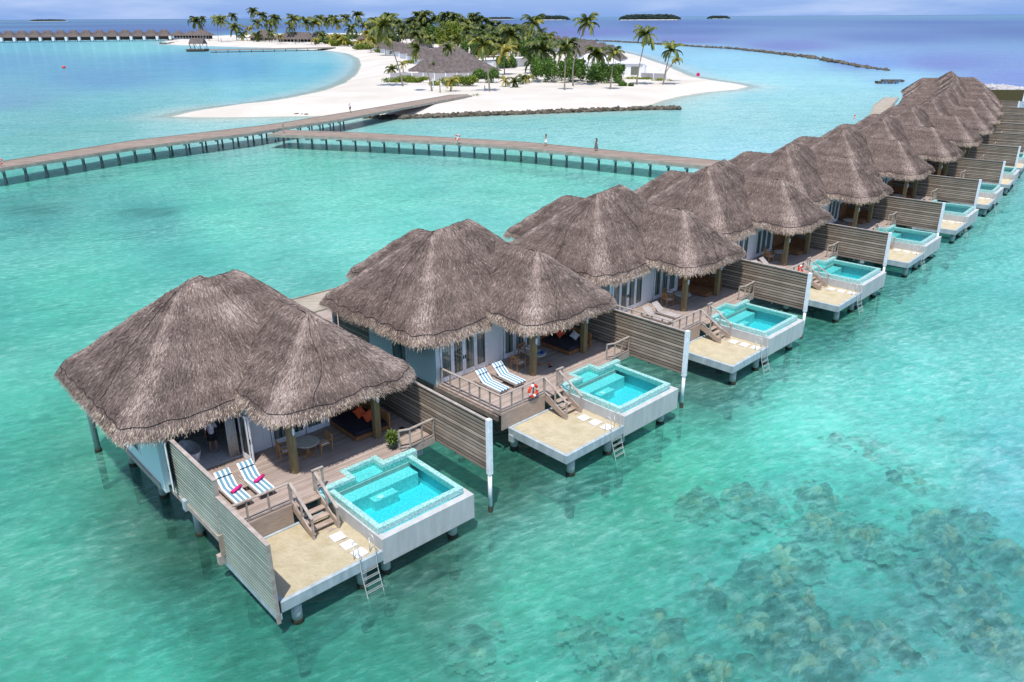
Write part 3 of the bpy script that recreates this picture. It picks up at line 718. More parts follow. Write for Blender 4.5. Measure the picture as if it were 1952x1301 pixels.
dup(ch, 'wooden armchair behind the table on the second villa veranda', at(1, 1.0, -8.1, ZD), VR(1))
for k in (2, 3):
    dup(ch, 'wooden armchair by the white wall, table of the %s villa' % NTH[k], at(k, -.1, -7.6, ZD), VR(k)+PI/2-.3)
    dup(ch, 'wooden armchair behind the table of the %s villa, X back' % NTH[k], at(k, .75, -8.1, ZD), VR(k)+.2)
m = MB(); m.box(-.16, .16, -.09, .09, 0, .05); o = m.build('folded_cloth', 'blue', bevel=.02); o.location = at(1, .7, -7.0, ZD+.735); o.rotation_euler = (0, 0, .3); tag(o, 'folded blue cloth on the table of the second villa', 'cloth')
m = MB(); m.box(-.22, .22, -.14, .14, 0, .03); m.box(-.05, .2, -.1, .1, .03, .08); o = m.build('snorkel_bag', 'blue', bevel=.01); o.location = at(1, 1.05, -6.85, ZD+.735); o.rotation_euler = (0, 0, 1.); tag(o, 'blue bag lying near the edge of the second villa table', 'bag')
m = MB(); m.lathe((0, 0, 0), [(0, 0), (.06, 0), (.09, .05), (.085, .055), (.05, .02), (0, .015)], 16)
o = m.build('bowl', 'teak', None, True); o.location = at(2, .95, -6.9, ZD+.736); tag(o, 'small brown bowl on the third villa table', 'bowl')
for i, (du, cc) in enumerate(((0, 'blackthing'), (.3, 'orange'))):
    m = MB(); m.box(-.14, .14, -.05, .05, 0, .03); m.box(-.14, .02, -.05, .05, .03, .09)
    o = m.build('shoe', cc, bevel=.015); o.location = at(1, 1.15+du*.7, -6.25-du, ZD+.004); o.rotation_euler = (0, 0, .8+i); tag(o, ['black shoe beside the veranda post, second villa', 'orange shoe on the second villa deck'][i], 'shoe')
# ---- daybeds
def make_daybed(k, mat):
    r = thing('daybed', '', 'daybed', at(k, 4.0, -7.8, ZD), VR(k), 'wooden veranda daybeds'); O = (-7.8, 4.0, ZD)
    m = MB(O); m.uv(3.05, 4.85, -8.85, -6.55, ZD+.06, ZD+.26); m.build('base', 'daybedwood', r, bevel=.01)
    if mat: m = MB(O); m.uv(3.1, 4.8, -8.8, -6.6, ZD+.26, ZD+.46); m.build('mattress', mat, r, bevel=.04)
    m = MB(O)
    for i in range(5): m.uv(4.86, 4.92, -8.85, -6.5, ZD+.08+i*.17, ZD+.235+i*.17)
    m.build('side_panel', 'teak' if mat else 'daybedwood', r)
    m = MB(O); m.uv(3.05, 4.85, -8.91, -8.86, ZD+.06, ZD+1.6); m.build('back_panel', 'daybedwood', r)
    return r
r = make_daybed(0, 'navy'); r['label'] = 'wooden daybed with a dark navy mattress, nearest villa'
r = make_daybed(1, 'plum'); r['label'] = 'wooden daybed with a dark plum mattress, second villa'
db = make_daybed(2, None); db['label'] = 'bare wooden daybed without mattress, third villa'
for k in range(3, 7): dup(db, 'bare wooden daybed on the veranda of '+NV(k), at(k, 4.0, -7.8, ZD), VR(k))
def cushion(k, u, v, z, mat, lab, tilt=.5, s=.25):
    m = MB(); n_ = 10; vs = []; fs = []
    for sg in (1, -1):
        for i in range(n_+1):
            for j in range(n_+1):
                a, b = i/n_*2-1, j/n_*2-1; pin = 1-.12*(a*a*b*b); h = .09*(1-a**4)*(1-b**4)
                vs.append((a*s*(1-.1*(1-b*b)), b*s*(1-.1*(1-a*a)), sg*h))
        off = 0 if sg == 1 else (n_+1)**2
        for i in range(n_):
            for j in range(n_):
                q = (off+i*(n_+1)+j, off+(i+1)*(n_+1)+j, off+(i+1)*(n_+1)+j+1, off+i*(n_+1)+j+1); fs.append(q if sg == 1 else q[::-1])
    m.add(vs, fs); o = m.build('cushion', mat, None, True); o.location = at(k, u, v, z); o.rotation_euler = (tilt, tilt*.9, VR(k)+.4); tag(o, lab, 'cushion', 'scatter cushions')
cushion(0, 4.2, -7.25, ZD+.72, 'orange', 'front orange cushion on the navy daybed', 1.0); cushion(0, 4.1, -7.85, ZD+.74, 'orange', 'rear orange cushion on the navy daybed', .9)
cushion(0, 4.55, -7.35, ZD+.66, 'cushionwhite', 'pinkish cushion behind the post on the navy daybed', .5)
cushion(1, 4.0, -8.2, ZD+.74, 'orange', 'orange cushion on the plum daybed', .9); cushion(1, 4.45, -7.4, ZD+.68, 'cushionwhite', 'pale cushion at the arm of the plum daybed', .6); cushion(1, 4.5, -8.1, ZD+.72, 'navy', 'dark cushion at the back of the plum daybed', .8)
# ---- potted plant
r = thing('potted_plant', 'bushy green plant in a dark pot by the kinked railing', 'plant', at(0, 4.0, -4.98, ZD), 0)
m = MB(); m.lathe((0, 0, 0), [(0, .01), (.13, 0), (.19, .3), (.2, .32), (.17, .32), (.15, .28), (0, .27)], 18); m.build('pot', 'potgreen', r, True)
rg = np.random.default_rng(5); V = []; T = []
for i in range(190):
    a = rg.uniform(0, 2*PI); el = rg.uniform(.1, 1.4); b = np.array([0.08*math.cos(a), .08*math.sin(a), .3+rg.uniform(0, .45)]); L = rg.uniform(.22, .42)
    d = np.array([math.cos(a)*math.cos(el), math.sin(a)*math.cos(el), math.sin(el)]); s_ = np.array([-math.sin(a), math.cos(a), 0])*.028
    V += [b-s_*.4, b+s_*.4, b+d*L*.5+s_, b+d*L*.5-s_, b+d*L*.5-s_, b+d*L*.5+s_, b+d*L+np.array([0, 0, -.1])+s_*.15, b+d*L+np.array([0, 0, -.1])-s_*.15]; T += [rg.uniform(.1, 1)]*8
mesh_np('leaves', V, np.arange(len(V)).reshape(-1, 4), 'potplant', r, T)
m = MB(); m.box(-.15, .15, -.12, .12, 0, .04); m.box(-.1, .12, -.05, .09, .04, .16); o = m.build('snorkel_kit', 'blackthing', bevel=.03); o.location = at(0, 5.3, -6.1, ZD+.003); o.rotation_euler = (0, 0, .7); tag(o, 'small black snorkel kit on the deck near the fence', 'snorkel kit')
# ---- bathtub
r = thing('bathtub', 'white freestanding oval bathtub inside the open doors', 'bathtub', at(0, -3.2, -10.35, ZD+.02), VR(0))
m = MB(); m.lathe((0, 0, 0), [(.0, .01), (.62, 0), (.72, .3), (.84, .62), (.82, .635), (.78, .6), (.66, .3), (.5, .14), (0, .12)], 36, 1.0, .5); m.build('tub', 'enamel', r, True)
m = MB(); m.tube([(-.2, -.55, 0), (-.2, -.55, .85), (-.2, -.3, .9)], .02, 8); m.build('tap', 'steel', r, True)
# ---- life rings
def ring(loc, rz, lab, board=True, R1=.3):
    r = thing('life_ring', lab, 'life ring', loc, rz, 'red and white life rings')
    m = MB(); m.torus((0, 0, 0), R1, .075, (0, 1, 0), (0, 0, 1)); m.build('ring', 'red', r, True)
    for i in range(4):
        q = MB(); q.torus((0, 0, 0), R1, .08, (0, 1, 0), (0, 0, 1), 28, 10, (i*7, i*7+2)); q.build('band', 'ringwhite', r, True)
    return r
ring(at(1, -2.55, -3.98, ZD+.55), VR(1), 'life ring hung on the front railing of the second villa')
ring(at(2, -3.9, -3.82, ZS+.42), VR(2), 'life ring leaning low at the terrace corner, third villa')
ring(at(3, -2.3, -3.98, ZD+.55), VR(3), 'life ring hung on the front railing of the fourth villa')
# ================================================================== PEOPLE
def skin(name, chains, mat, parent, sub=1):
    """chains: lists of ((x,y,z), r); equal points are shared"""
    vs = []; rs = []; es = []; roots = []; key = {}
    for ch in chains:
        prev = None
        for p, rr in ch:
            kk = tuple(round(a, 4) for a in p)
            if kk not in key:
                key[kk] = len(vs); vs.append(p); rs.append(rr)
                if prev is None: roots.append(key[kk])
            i = key[kk]
            if prev is not None and prev != i: es.append((prev, i))
            prev = i
    me = bpy.data.meshes.new(name); me.from_pydata(vs, es, []); me.materials.append(MATS[mat]); o = bpy.data.objects.new(name, me); link(o, parent)
    md = o.modifiers.new('skin', 'SKIN'); md.use_smooth_shade = True
    if not me.skin_vertices: me.skin_vertices.new() if hasattr(me.skin_vertices, 'new') else None
    for i, sv in enumerate(me.skin_vertices[0].data): sv.radius = (rs[i], rs[i]); sv.use_root = i in roots
    s = o.modifiers.new('sub', 'SUBSURF'); s.levels = sub; s.render_levels = sub
    return o
def person(loc, rz, lab, pose, outfit, height=1.72):
    """faces +x. pose: dict of joints overriding defaults"""
    J = dict(hipL=(0, .10, .90), kneeL=(.02, .11, .49), ankL=(-.01, .11, .08), toeL=(.17, .13, .03), hipR=(0, -.10, .90), kneeR=(.02, -.11, .49), ankR=(-.01, -.11, .08), toeR=(.17, -.13, .03),
             pel=(0, 0, .95), waist=(0, 0, 1.08), chest=(.0, 0, 1.30), nb=(-.01, 0, 1.44), neck=(0, 0, 1.50), head=(.02, 0, 1.62), top=(.01, 0, 1.70),
             shL=(0, .18, 1.40), elL=(-.02, .24, 1.13), wrL=(.08, .24, .90), shR=(0, -.18, 1.40), elR=(-.02, -.24, 1.13), wrR=(.08, -.24, .90))
    J.update(pose)
    r = thing('person', lab, 'person', loc, rz)
    ch = [[(J['pel'], .125), (J['waist'], .105), (J['chest'], .135), (J['nb'], .065), (J['neck'], .05), (J['head'], .092), (J['top'], .075)]]
    for s in 'LR':
        ch.append([(J['pel'], .125), (J['hip'+s], .088), (J['knee'+s], .056), (J['ank'+s], .036), (J['toe'+s], .03)])
        ch.append([(J['nb'], .065), (J['sh'+s], .055), (J['el'+s], .038), (J['wr'+s], .026)])
        e, w = Vector(J['el'+s]), Vector(J['wr'+s]); d = (w-e).normalized(); sd = d.cross(Vector((1, 0, .3))).normalized(); cu = d.cross(sd)
        palm = w+d*.055; ch.append([(J['wr'+s], .026), (tuple(palm), .03)])
        for i, (off, L) in enumerate(((-.03, .06), (-.01, .072), (.011, .066), (.03, .052))):
            a = palm+sd*off+d*.02; ch.append([(tuple(palm), .03)][:0]+[(tuple(a), .0095), (tuple(a+d*L*.55+cu*.004), .009), (tuple(a+d*L+cu*.02), .0075)])
        a = w+d*.03-sd*.03; ch.append([(tuple(a), .011), (tuple(a-sd*.025+d*.03), .0095), (tuple(a-sd*.03+d*.055), .008)])
    h = Vector(J['head']); t = Vector(J['top'])
    body = skin('body', ch, 'skin', r)
    # face: nose, eyes, mouth, ears
    f = MB(); f.tube([h+Vector((.09, 0, .02)), h+Vector((.115, 0, -.02))], [.008, .015], 6); f.build('nose', 'skin', body, True)
    f = MB()
    for y in (-.032, .032): f.tube([h+Vector((.082, y, .02)), h+Vector((.092, y, .02))], .011, 8)
    f.build('eyes', 'blackthing', body)
    f = MB(); f.box(h.x+.08, h.x+.092, -.022+h.y, .022+h.y, h.z-.05, h.z-.042); f.build('mouth', 'orange', body)
    f = MB()
    for y in (-.092, .092): f.tube([h+Vector((0, y, -.03)), h+Vector((0, y, .02))], [.014, .018], 6)
    f.build('ears', 'skin', body, True)
    hl = outfit.get('hair', 0)
    hc = [[(tuple(h+Vector((-.03, 0, .02))), .108), (tuple(t+Vector((-.02, 0, .015))), .098)]]
    if hl: hc[0] = [(tuple(h+Vector((-.13, 0, -.12-hl))), .08), (tuple(h+Vector((-.10, 0, -.1))), .11)]+hc[0]
    skin('hair', hc, 'hair', r)
    if 'shirt' in outfit:
        sh = [[(tuple(Vector(J['pel'])+Vector((0, 0, -.02))), .15), (J['waist'], .14), (J['chest'], .16), (tuple(Vector(J['nb'])+Vector((0, 0, -.02))), .09)]]
        for s in 'LR':
            a, b = Vector(J['sh'+s]), Vector(J['el'+s]); sh.append([(tuple(Vector(J['nb'])+Vector((0, 0, -.02))), .09), (tuple(a), .078), (tuple(a.lerp(b, .75)), .062)])
        skin('shirt', sh, outfit['shirt'], r)
    if 'shorts' in outfit:
        f = outfit.get('leg', .75)
        sc = []
        for s in 'LR':
            a, b = Vector(J['hip'+s]), Vector(J['knee'+s]); sc.append([(J['pel'], .15), (tuple(a), .115), (tuple(a.lerp(b, f)), .092)])
        skin('shorts', sc, outfit['shorts'], r)
    if 'dress' in outfit:
        m = MB(); hem = outfit.get('hem', .5); n_ = 24; prof = []
        for i in range(9):
            z = 1.06+(hem-1.06)*i/8; prof.append((.125+(outfit.get('flare', .2)-.125)*(i/8)**.8, z))
        vs = []; fs = []
        for i, (q, z) in enumerate(prof):
            for j in range(n_):
                t_ = 2*PI*j/n_; w = 1+.07*math.sin(t_*6+i)*i/8; vs.append((q*w*math.cos(t_)*1.0-.02*i/8, q*w*math.sin(t_)*1.05, z))
        for i in range(8):
            for j in range(n_): fs.append((i*n_+j, i*n_+(j+1) % n_, (i+1)*n_+(j+1) % n_, (i+1)*n_+j))
        m.add(vs, fs); d = m.build('dress', outfit['dress'], r, True)
        sh = [[(J['waist'], .125), (J['chest'], .15), (tuple(Vector(J['nb'])+Vector((0, 0, -.04))), .08)]]; skin('bodice', sh, outfit['dress'], d)
    r.scale = (height/1.72,)*3
    return r
person(at(0, -2.2, -10.15, ZD+.02), VR(0)+2.9, 'person in white shirt and dark shorts standing beside the bathtub', dict(kneeL=(.03, .12, .49), ankL=(.04, .13, .08), toeL=(.2, .16, .03), kneeR=(-.02, -.12, .49), ankR=(-.08, -.13, .08), toeR=(.08, -.18, .03), elR=(.05, -.27, 1.15), wrR=(.22, -.18, 1.22)), dict(shirt='shirt', shorts='navy'), 1.8)
JZ = 2.33
walk = dict(kneeL=(.12, .1, .5), ankL=(.16, .1, .09), toeL=(.33, .1, .06), kneeR=(-.03, -.1, .48), ankR=(-.24, -.1, .14), toeR=(-.08, -.1, .03))
p = G(668, 215, JZ); person((p.x, p.y, JZ), -2.2, 'person in pale blue shirt walking on the boardwalk near the beach', {**walk, 'elR': (.1, -.24, 1.2), 'wrR': (.2, -.12, 1.45)}, dict(shirt='shirt', shorts='navy', leg=.95), 1.85)
p = G(1040, 279, JZ); person((p.x, p.y, JZ), PI+.2, 'person in a short white dress walking on the branch boardwalk', {**walk, 'elL': (.12, .24, 1.2), 'wrL': (.28, .1, 1.38)}, dict(dress='whitedress', hem=.55, hair=.24, flare=.22), 1.85)
p = G(1136, 288, JZ); person((p.x, p.y, JZ), PI-.1, 'person in a long patterned grey dress on the branch boardwalk', {'elL': (.1, .24, 1.18), 'wrL': (.27, .14, 1.2)}, dict(dress='greydress', hem=.28, hair=.27, flare=.28), 1.85)
# ================================================================== TERRAIN AND WATER
def W2(px): return np.array([[G(a, b).x, G(a, b).y] for a, b in px])
SHORE = W2([(330,222),(380,211),(420,205),(480,199),(560,186),(620,173),(660,158),(682,142),(690,125),(686,112),(665,102),(630,97),(590,95),(540,92.5),(500,91),(440,89.5),(400,88),(350,86.5),(318,84.5),
 (322,78),(345,74),(400,70.5),(480,67.5),(560,66),(640,65),(760,65),(900,66),(1000,69),(1060,79),(1120,89),(1180,98),(1220,108),(1240,116),(1266,124),(1286,134),(1315,146),(1358,154),(1401,160),(1424,165.5),
 (1401,171),(1343,176),(1290,185),(1262,192),(1240,200),(1200,206.5),(1100,211),(1000,215),(900,219),(800,222.5),(720,224.5),(690,222),(640,221),(596,221.5),(514,222.5),(432,224),(381,224)])
def sdist(P, poly):
    """signed distance, positive inside"""
    d = np.full(len(P), 1e9); ins = np.zeros(len(P), bool); n_ = len(poly)
    for i in range(n_):
        a, b = poly[i], poly[(i+1) % n_]; ab = b-a; t = np.clip(((P-a)@ab)/(ab@ab), 0, 1)
        d = np.minimum(d, np.linalg.norm(P-(a+t[:, None]*ab), axis=1))
        c = (a[1] > P[:, 1]) != (b[1] > P[:, 1])
        with np.errstate(divide='ignore', invalid='ignore'):
            xx = (b[0]-a[0])*(P[:, 1]-a[1])/(b[1]-a[1])+a[0]
        ins ^= c & (P[:, 0] < xx)
    return np.where(ins, d, -d)
def axis(segs):
    out_ = [segs[0][0]]
    for a, b, st in segs:
        n_ = max(1, int(round((b-a)/st))); out_ += list(a+(b-a)*np.arange(1, n_+1)/n_)
    return np.array(out_)
xs = axis([(-90000, -9000, 27000), (-9000, -1500, 1500), (-1500, -600, 90), (-600, -320, 12), (-320, -100, 4), (-100, 110, 1.35), (110, 200, 3), (200, 500, 15), (500, 1500, 100), (1500, 9000, 1500), (9000, 90000, 27000)])
ys = axis([(-300, 0, 60), (0, 8, 2), (8, 240, 1.35), (240, 420, 3), (420, 900, 6), (900, 1500, 40), (1500, 9000, 900), (9000, 120000, 18000)])
XX, YY = np.meshgrid(xs, ys); P2 = np.stack([XX.ravel(), YY.ravel()], 1)
SD = sdist(P2, SHORE)
def wob(P, s, seed=0):
    a = 0
    for i in range(5):
        ang = seed+i*2.4; a = a+math.pow(.7, i)*np.sin((P[:, 0]*math.cos(ang)+P[:, 1]*math.sin(ang))*s*1.7**i+seed*3+i+1.3*np.sin((P[:, 0]*math.sin(ang)-P[:, 1]*math.cos(ang))*s*1.3**i))
    return a
hgt = np.where(SD > 0, np.minimum(1.5, .15*SD)+.05*wob(P2, .12)*np.clip(SD/10, 0, 1), np.maximum(-2.4, .028*SD-.02))
def blob(px, py, r_): g = G(px, py); return np.exp(-((P2-np.array([g.x, g.y]))**2).sum(1)/(2*r_*r_))
nearm = np.clip((-SD-30)/40, 0, 1); hgt = np.where(SD < 0, hgt+.18*nearm*wob(P2, .25, 2), hgt); hgt = np.where(SD < 0, np.minimum(hgt, -.02), hgt)
ANCH = [ # photo pixel, water colour there (sRGB); dark anchors by the villas paint their shade
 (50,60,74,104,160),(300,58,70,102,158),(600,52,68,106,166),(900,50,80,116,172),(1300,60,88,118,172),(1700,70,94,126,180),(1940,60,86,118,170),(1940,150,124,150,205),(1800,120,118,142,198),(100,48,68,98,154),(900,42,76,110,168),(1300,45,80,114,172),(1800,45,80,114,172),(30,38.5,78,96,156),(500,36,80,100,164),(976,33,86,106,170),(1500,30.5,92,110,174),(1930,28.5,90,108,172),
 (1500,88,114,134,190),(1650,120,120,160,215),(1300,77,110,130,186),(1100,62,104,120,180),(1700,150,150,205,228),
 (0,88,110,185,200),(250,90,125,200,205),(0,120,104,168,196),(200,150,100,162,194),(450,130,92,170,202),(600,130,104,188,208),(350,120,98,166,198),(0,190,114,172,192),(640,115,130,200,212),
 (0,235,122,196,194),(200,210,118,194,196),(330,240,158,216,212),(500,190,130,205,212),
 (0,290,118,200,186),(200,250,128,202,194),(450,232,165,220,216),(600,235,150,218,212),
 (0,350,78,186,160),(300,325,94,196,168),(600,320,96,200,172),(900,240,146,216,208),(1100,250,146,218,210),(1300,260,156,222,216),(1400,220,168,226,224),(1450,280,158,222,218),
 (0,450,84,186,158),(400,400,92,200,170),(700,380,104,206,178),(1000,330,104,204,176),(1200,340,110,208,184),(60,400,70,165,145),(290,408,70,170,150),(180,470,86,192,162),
 (100,560,74,184,152),(0,750,66,178,142),(120,850,50,158,122),(280,950,28,120,92),(350,1060,18,100,76),(60,1000,60,170,136),(100,1200,52,164,130),(300,1250,62,180,146),(0,1290,52,160,128),(450,1250,30,130,98),  # darkest greens here are shade painted into the water beside the nearest villa
 (700,1220,44,150,120),(1000,1230,70,176,146),(1000,1050,52,166,134),(820,1080,16,110,82),(1150,960,52,165,134),(1300,850,66,186,150),(1250,900,50,160,125),(1500,800,96,202,172),(1700,700,112,208,184),(1850,620,92,190,166),(1950,500,92,194,172),  # very dark anchor paints shade in front of the nearest pool
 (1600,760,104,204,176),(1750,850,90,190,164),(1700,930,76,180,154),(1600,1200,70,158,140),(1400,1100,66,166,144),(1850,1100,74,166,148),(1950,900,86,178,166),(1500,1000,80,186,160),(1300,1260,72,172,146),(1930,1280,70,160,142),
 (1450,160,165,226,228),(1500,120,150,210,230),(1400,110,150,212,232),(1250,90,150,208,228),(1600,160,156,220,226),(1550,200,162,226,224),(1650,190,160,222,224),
 (960,930,18,105,80),(1330,720,22,115,88),(1560,600,40,140,110)]  # shade painted on the water between the near villas
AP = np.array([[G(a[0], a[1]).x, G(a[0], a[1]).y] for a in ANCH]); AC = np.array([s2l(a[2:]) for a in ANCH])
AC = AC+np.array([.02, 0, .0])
def lp(P):
    d = np.linalg.norm(P, axis=1)[:, None]+1e-6; return P/d*np.log(1+d/12)
LA = lp(AP)
def idw(P, pw=3.2):
    q = lp(P); out_ = np.zeros((len(P), 3)); ws = np.zeros(len(P))
    for a, c_ in zip(LA, AC):
        w = 1/(((q-a)**2).sum(1)+4e-4)**(pw/2); out_ += w[:, None]*c_; ws += w
    return out_/ws[:, None]
WC = idw(P2)  # water and seabed colour, villa shade painted in around the near row
dist = np.linalg.norm(P2, axis=1)
nf = np.clip((dist-50)/130, 0, 1)[:, None]; mo = np.clip(wob(P2, .23, 5)*.5, -1, 1)*np.clip(1.4-dist/120, 0, 1)*np.clip(dist/25, 0, 1); PALE = np.array(s2l((150, 222, 196))); DEEP = np.array(s2l((44, 146, 122)))
WC = WC+(PALE-WC)*(np.clip(mo, 0, 1)*.22)[:, None]; WC = WC+(DEEP-WC)*(np.clip(-mo, 0, 1)*.38)[:, None]
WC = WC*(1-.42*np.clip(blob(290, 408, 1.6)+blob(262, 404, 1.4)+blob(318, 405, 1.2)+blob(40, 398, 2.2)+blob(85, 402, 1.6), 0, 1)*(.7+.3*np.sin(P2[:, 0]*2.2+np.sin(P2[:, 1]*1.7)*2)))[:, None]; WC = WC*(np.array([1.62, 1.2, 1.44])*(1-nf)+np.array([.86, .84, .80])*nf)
sh = np.clip(1+SD/16, 0, 1)**1.6            # pale shallows
SANDL = np.array(s2l((198, 200, 186)))
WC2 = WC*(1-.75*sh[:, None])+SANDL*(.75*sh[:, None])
sh2 = np.clip(1+SD/5, 0, 1)
op = np.clip(.42+dist/520, .42, 1.0); op = np.where(dist > 280, 1, op)*(1-sh2*.96)
op = np.where(SD > 0, 0, op)
op = op-.05*np.clip(blob(1550, 1090, 5)+blob(1850, 1080, 4)+blob(1350, 1230, 4), 0, 1)
idg = np.arange(len(P2)).reshape(XX.shape); Q = np.stack([idg[:-1, :-1], idg[:-1, 1:], idg[1:, 1:], idg[1:, :-1]], -1).reshape(-1, 4)
# seabed + beach, one sheet
n = N('ground'); a = n.n('ShaderNodeAttribute', attribute_name='wcol'); b_ = n.n('ShaderNodeAttribute', attribute_name='land'); c_ = n.n('ShaderNodeAttribute', attribute_name='coral'); p = n.pos()
f1 = n.noise(p, .05, 5, .6); f2 = n.noise(p, .8, 5, .65)
sand = n.mix(n.ramp(f1, [(.35, 0), (.65, 1)]), (.52, .465, .40), (.62, .565, .50)); sand = n.mix(n.math('MULTIPLY', n.ramp(f2, [(.45, 0), (.7, 1)]), .3), sand, (.46, .40, .33))
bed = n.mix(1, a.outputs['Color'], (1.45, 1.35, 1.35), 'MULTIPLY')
v = n.noise(p, .45, 7, .68); dk = n.ramp(v, [(.42, 1), (.55, 0)]); 
bed = n.mix(n.math('MULTIPLY', dk, n.math('ADD', n.math('MULTIPLY', c_.outputs['Fac'], .85), .22)), bed, (.07, .10, .075))
v2 = n.noise(p, 2.2, 5, .7); bed = n.mix(n.math('MULTIPLY', n.ramp(v2, [(.5, 0), (.7, 1)]), n.math('MULTIPLY', c_.outputs['Fac'], .5)), bed, (.34, .30, .16))
MATS['ground'] = n.out(n.bsdf(n.mix(b_.outputs['Fac'], bed, sand), .95, 0, .1, n.bump(f2, .06)))
# reef density in the lower right
coral = np.clip(blob(1450, 980, 2)*.5+blob(1580, 1010, 1.8)*.6+blob(1480, 1140, 1.8)*.7+blob(1800, 1000, 2)*.6+blob(1860, 1120, 2)*.6+blob(1260, 1240, 1.5)*.8+blob(1550, 1250, 2)*.6+blob(1150, 1230, 1.5)*.4+blob(880, 1220, 1.5)*.6+blob(1700, 850, 3)*.4+blob(1880, 780, 2)*.4, 0, 1)
gap = blob(1660, 1180, 1.8)+blob(1620, 1130, 1.4); coral = np.clip(coral-gap*1.2, 0, 1)
landf = np.clip((SD+13.0)/13.0, 0, 1)
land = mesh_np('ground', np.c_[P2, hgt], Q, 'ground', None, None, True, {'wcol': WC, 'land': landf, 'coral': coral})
land.name = 'beach'; land['kind'] = 'structure'; land['label'] = 'white sand beach and pale lagoon floor'
# water
n = N('water'); a = n.n('ShaderNodeAttribute', attribute_name='wcol'); o_ = n.n('ShaderNodeAttribute', attribute_name='op'); p = n.pos()
cam = n.n('ShaderNodeVectorMath', operation='LENGTH'); n.l(p, cam.inputs[0]); dd = cam.outputs['Value']
rot = n.n('ShaderNodeMapping'); rot.inputs['Rotation'].default_value = (0, 0, R(-28)); n.l(p, rot.inputs[0]); pr = rot.outputs[0]
w1 = n.noise(pr, 1.9, 7, .62, (.68, 1.3, 1)); w2 = n.noise(pr, 3.2, 4, .6, (.6, 1.4, 1)); w3 = n.noise(p, .07, 4, .55, (.6, 1.4, 1)); w4 = n.noise(pr, .38, 7, .68, (.5, 1.5, 1))
farf = n.n('ShaderNodeMapRange', i_1=90.0, i_2=420.0, i_3=0.0, i_4=1.0); n.l(dd, farf.inputs[0])
col = n.mix(n.ramp(w4, [(.34, 1), (.5, 0)]), a.outputs['Color'], n.mix(1, a.outputs['Color'], (.62, .78, .80), 'MULTIPLY'))
col = n.mix(n.ramp(w1, [(.49, 0), (.66, .72)]), col, n.mix(1, a.outputs['Color'], (1.9, 1.22, 1.26), 'MULTIPLY'))
w5 = n.noise(pr, 2.4, 7, .72, (.62, 1.35, 1)); col = n.mix(n.ramp(w5, [(.36, .9), (.49, 0)]), col, n.mix(1, a.outputs['Color'], (.55, .72, .74), 'MULTIPLY'))
col = n.mix(n.ramp(w3, [(.35, .6), (.55, 0)]), col, n.mix(1, a.outputs['Color'], (.78, .88, .92), 'MULTIPLY'))
df = n.n('ShaderNodeBsdfDiffuse'); n.l(n.mix(1, col, (.86, .86, .86), 'MULTIPLY'), df.inputs[0])
tr = n.n('ShaderNodeBsdfTransparent'); n.l(n.mix(.5, (1, 1, 1), n.mix(1, a.outputs['Color'], (1.2, 1.25, 1.25), 'MULTIPLY')), tr.inputs[0]); tr.inputs[0].default_value = (.85, 1, .97, 1)
h = n.math('ADD', n.math('MULTIPLY', w1, 1.0), n.math('MULTIPLY', w2, .35)); bm = n.bump(h, .2, 1)
op_ = n.math('ADD', o_.outputs['Fac'], n.math('ADD', n.math('MULTIPLY', n.math('SUBTRACT', w4, .5), .5), n.math('MULTIPLY', n.math('SUBTRACT', w1, .5), 1.0)), True)
op_ = n.math('MULTIPLY', op_, n.math('GREATER_THAN', o_.outputs['Fac'], .001))
ms = n.n('ShaderNodeMixShader'); n.l(op_, ms.inputs[0]); n.l(tr.outputs[0], ms.inputs[1]); n.l(df.outputs[0], ms.inputs[2])
gl = n.n('ShaderNodeBsdfGlossy'); gl.inputs['Roughness'].default_value = .07; n.l(bm, gl.inputs['Normal']); n.l(bm, df.inputs['Normal'])
fr = n.n('ShaderNodeFresnel', i_IOR=1.33); n.l(bm, fr.inputs['Normal'])
ff = n.math('MINIMUM', n.math('MULTIPLY', fr.outputs[0], .75), .26)
ff = n.math('MULTIPLY', ff, n.math('MINIMUM', n.math('MULTIPLY', o_.outputs['Fac'], 6), 1))
m2 = n.n('ShaderNodeMixShader'); n.l(ff, m2.inputs[0]); n.l(ms.outputs[0], m2.inputs[1]); n.l(gl.outputs[0], m2.inputs[2])
MATS['water'] = n.out(m2.outputs[0])
keepq = ~(SD[Q] > 6).all(1)
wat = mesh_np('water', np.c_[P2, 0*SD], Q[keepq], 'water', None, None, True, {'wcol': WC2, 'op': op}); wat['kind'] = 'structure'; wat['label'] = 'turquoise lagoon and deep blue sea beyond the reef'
# ---- coral heads
mottled('coral', (.09, .10, .07), (.58, .52, .36), 2.6, .95, .05, None, .05, 7)
rg = np.random.default_rng(21)
def ico_np():
    bm_ = __import__('bmesh').new(); __import__('bmesh').ops.create_icosphere(bm_, subdivisions=2, radius=1); v_ = np.array([q.co[:] for q in bm_.verts]); f_ = np.array([[q.index for q in f.verts] for f in bm_.faces]); bm_.free(); return v_, f_
IV, IF = ico_np()
def blobs(name, items, mat, rough=.25):
    V = []; F = []; b = 0
    for x, y, z, sx, sy, sz in items:
        ph = rg.uniform(0, 9, 3); w = 1+rough*(np.sin(IV[:, 0]*3.1+ph[0])*np.cos(IV[:, 1]*3.7+ph[1])+.5*np.sin(IV[:, 2]*6+IV[:, 0]*5+ph[2]))+rg.normal(0, rough*.25, len(IV))
        a = rg.uniform(0, 6.3); ca, sa = math.cos(a), math.sin(a); q = IV*w[:, None]*np.array([sx, sy, sz]); q = np.stack([q[:, 0]*ca-q[:, 1]*sa, q[:, 0]*sa+q[:, 1]*ca, q[:, 2]], 1)+np.array([x, y, z]); V.append(q); F.append(IF+b); b += len(q)
    return mesh_np(name, np.concatenate(V), np.concatenate(F), mat, None, None, False)
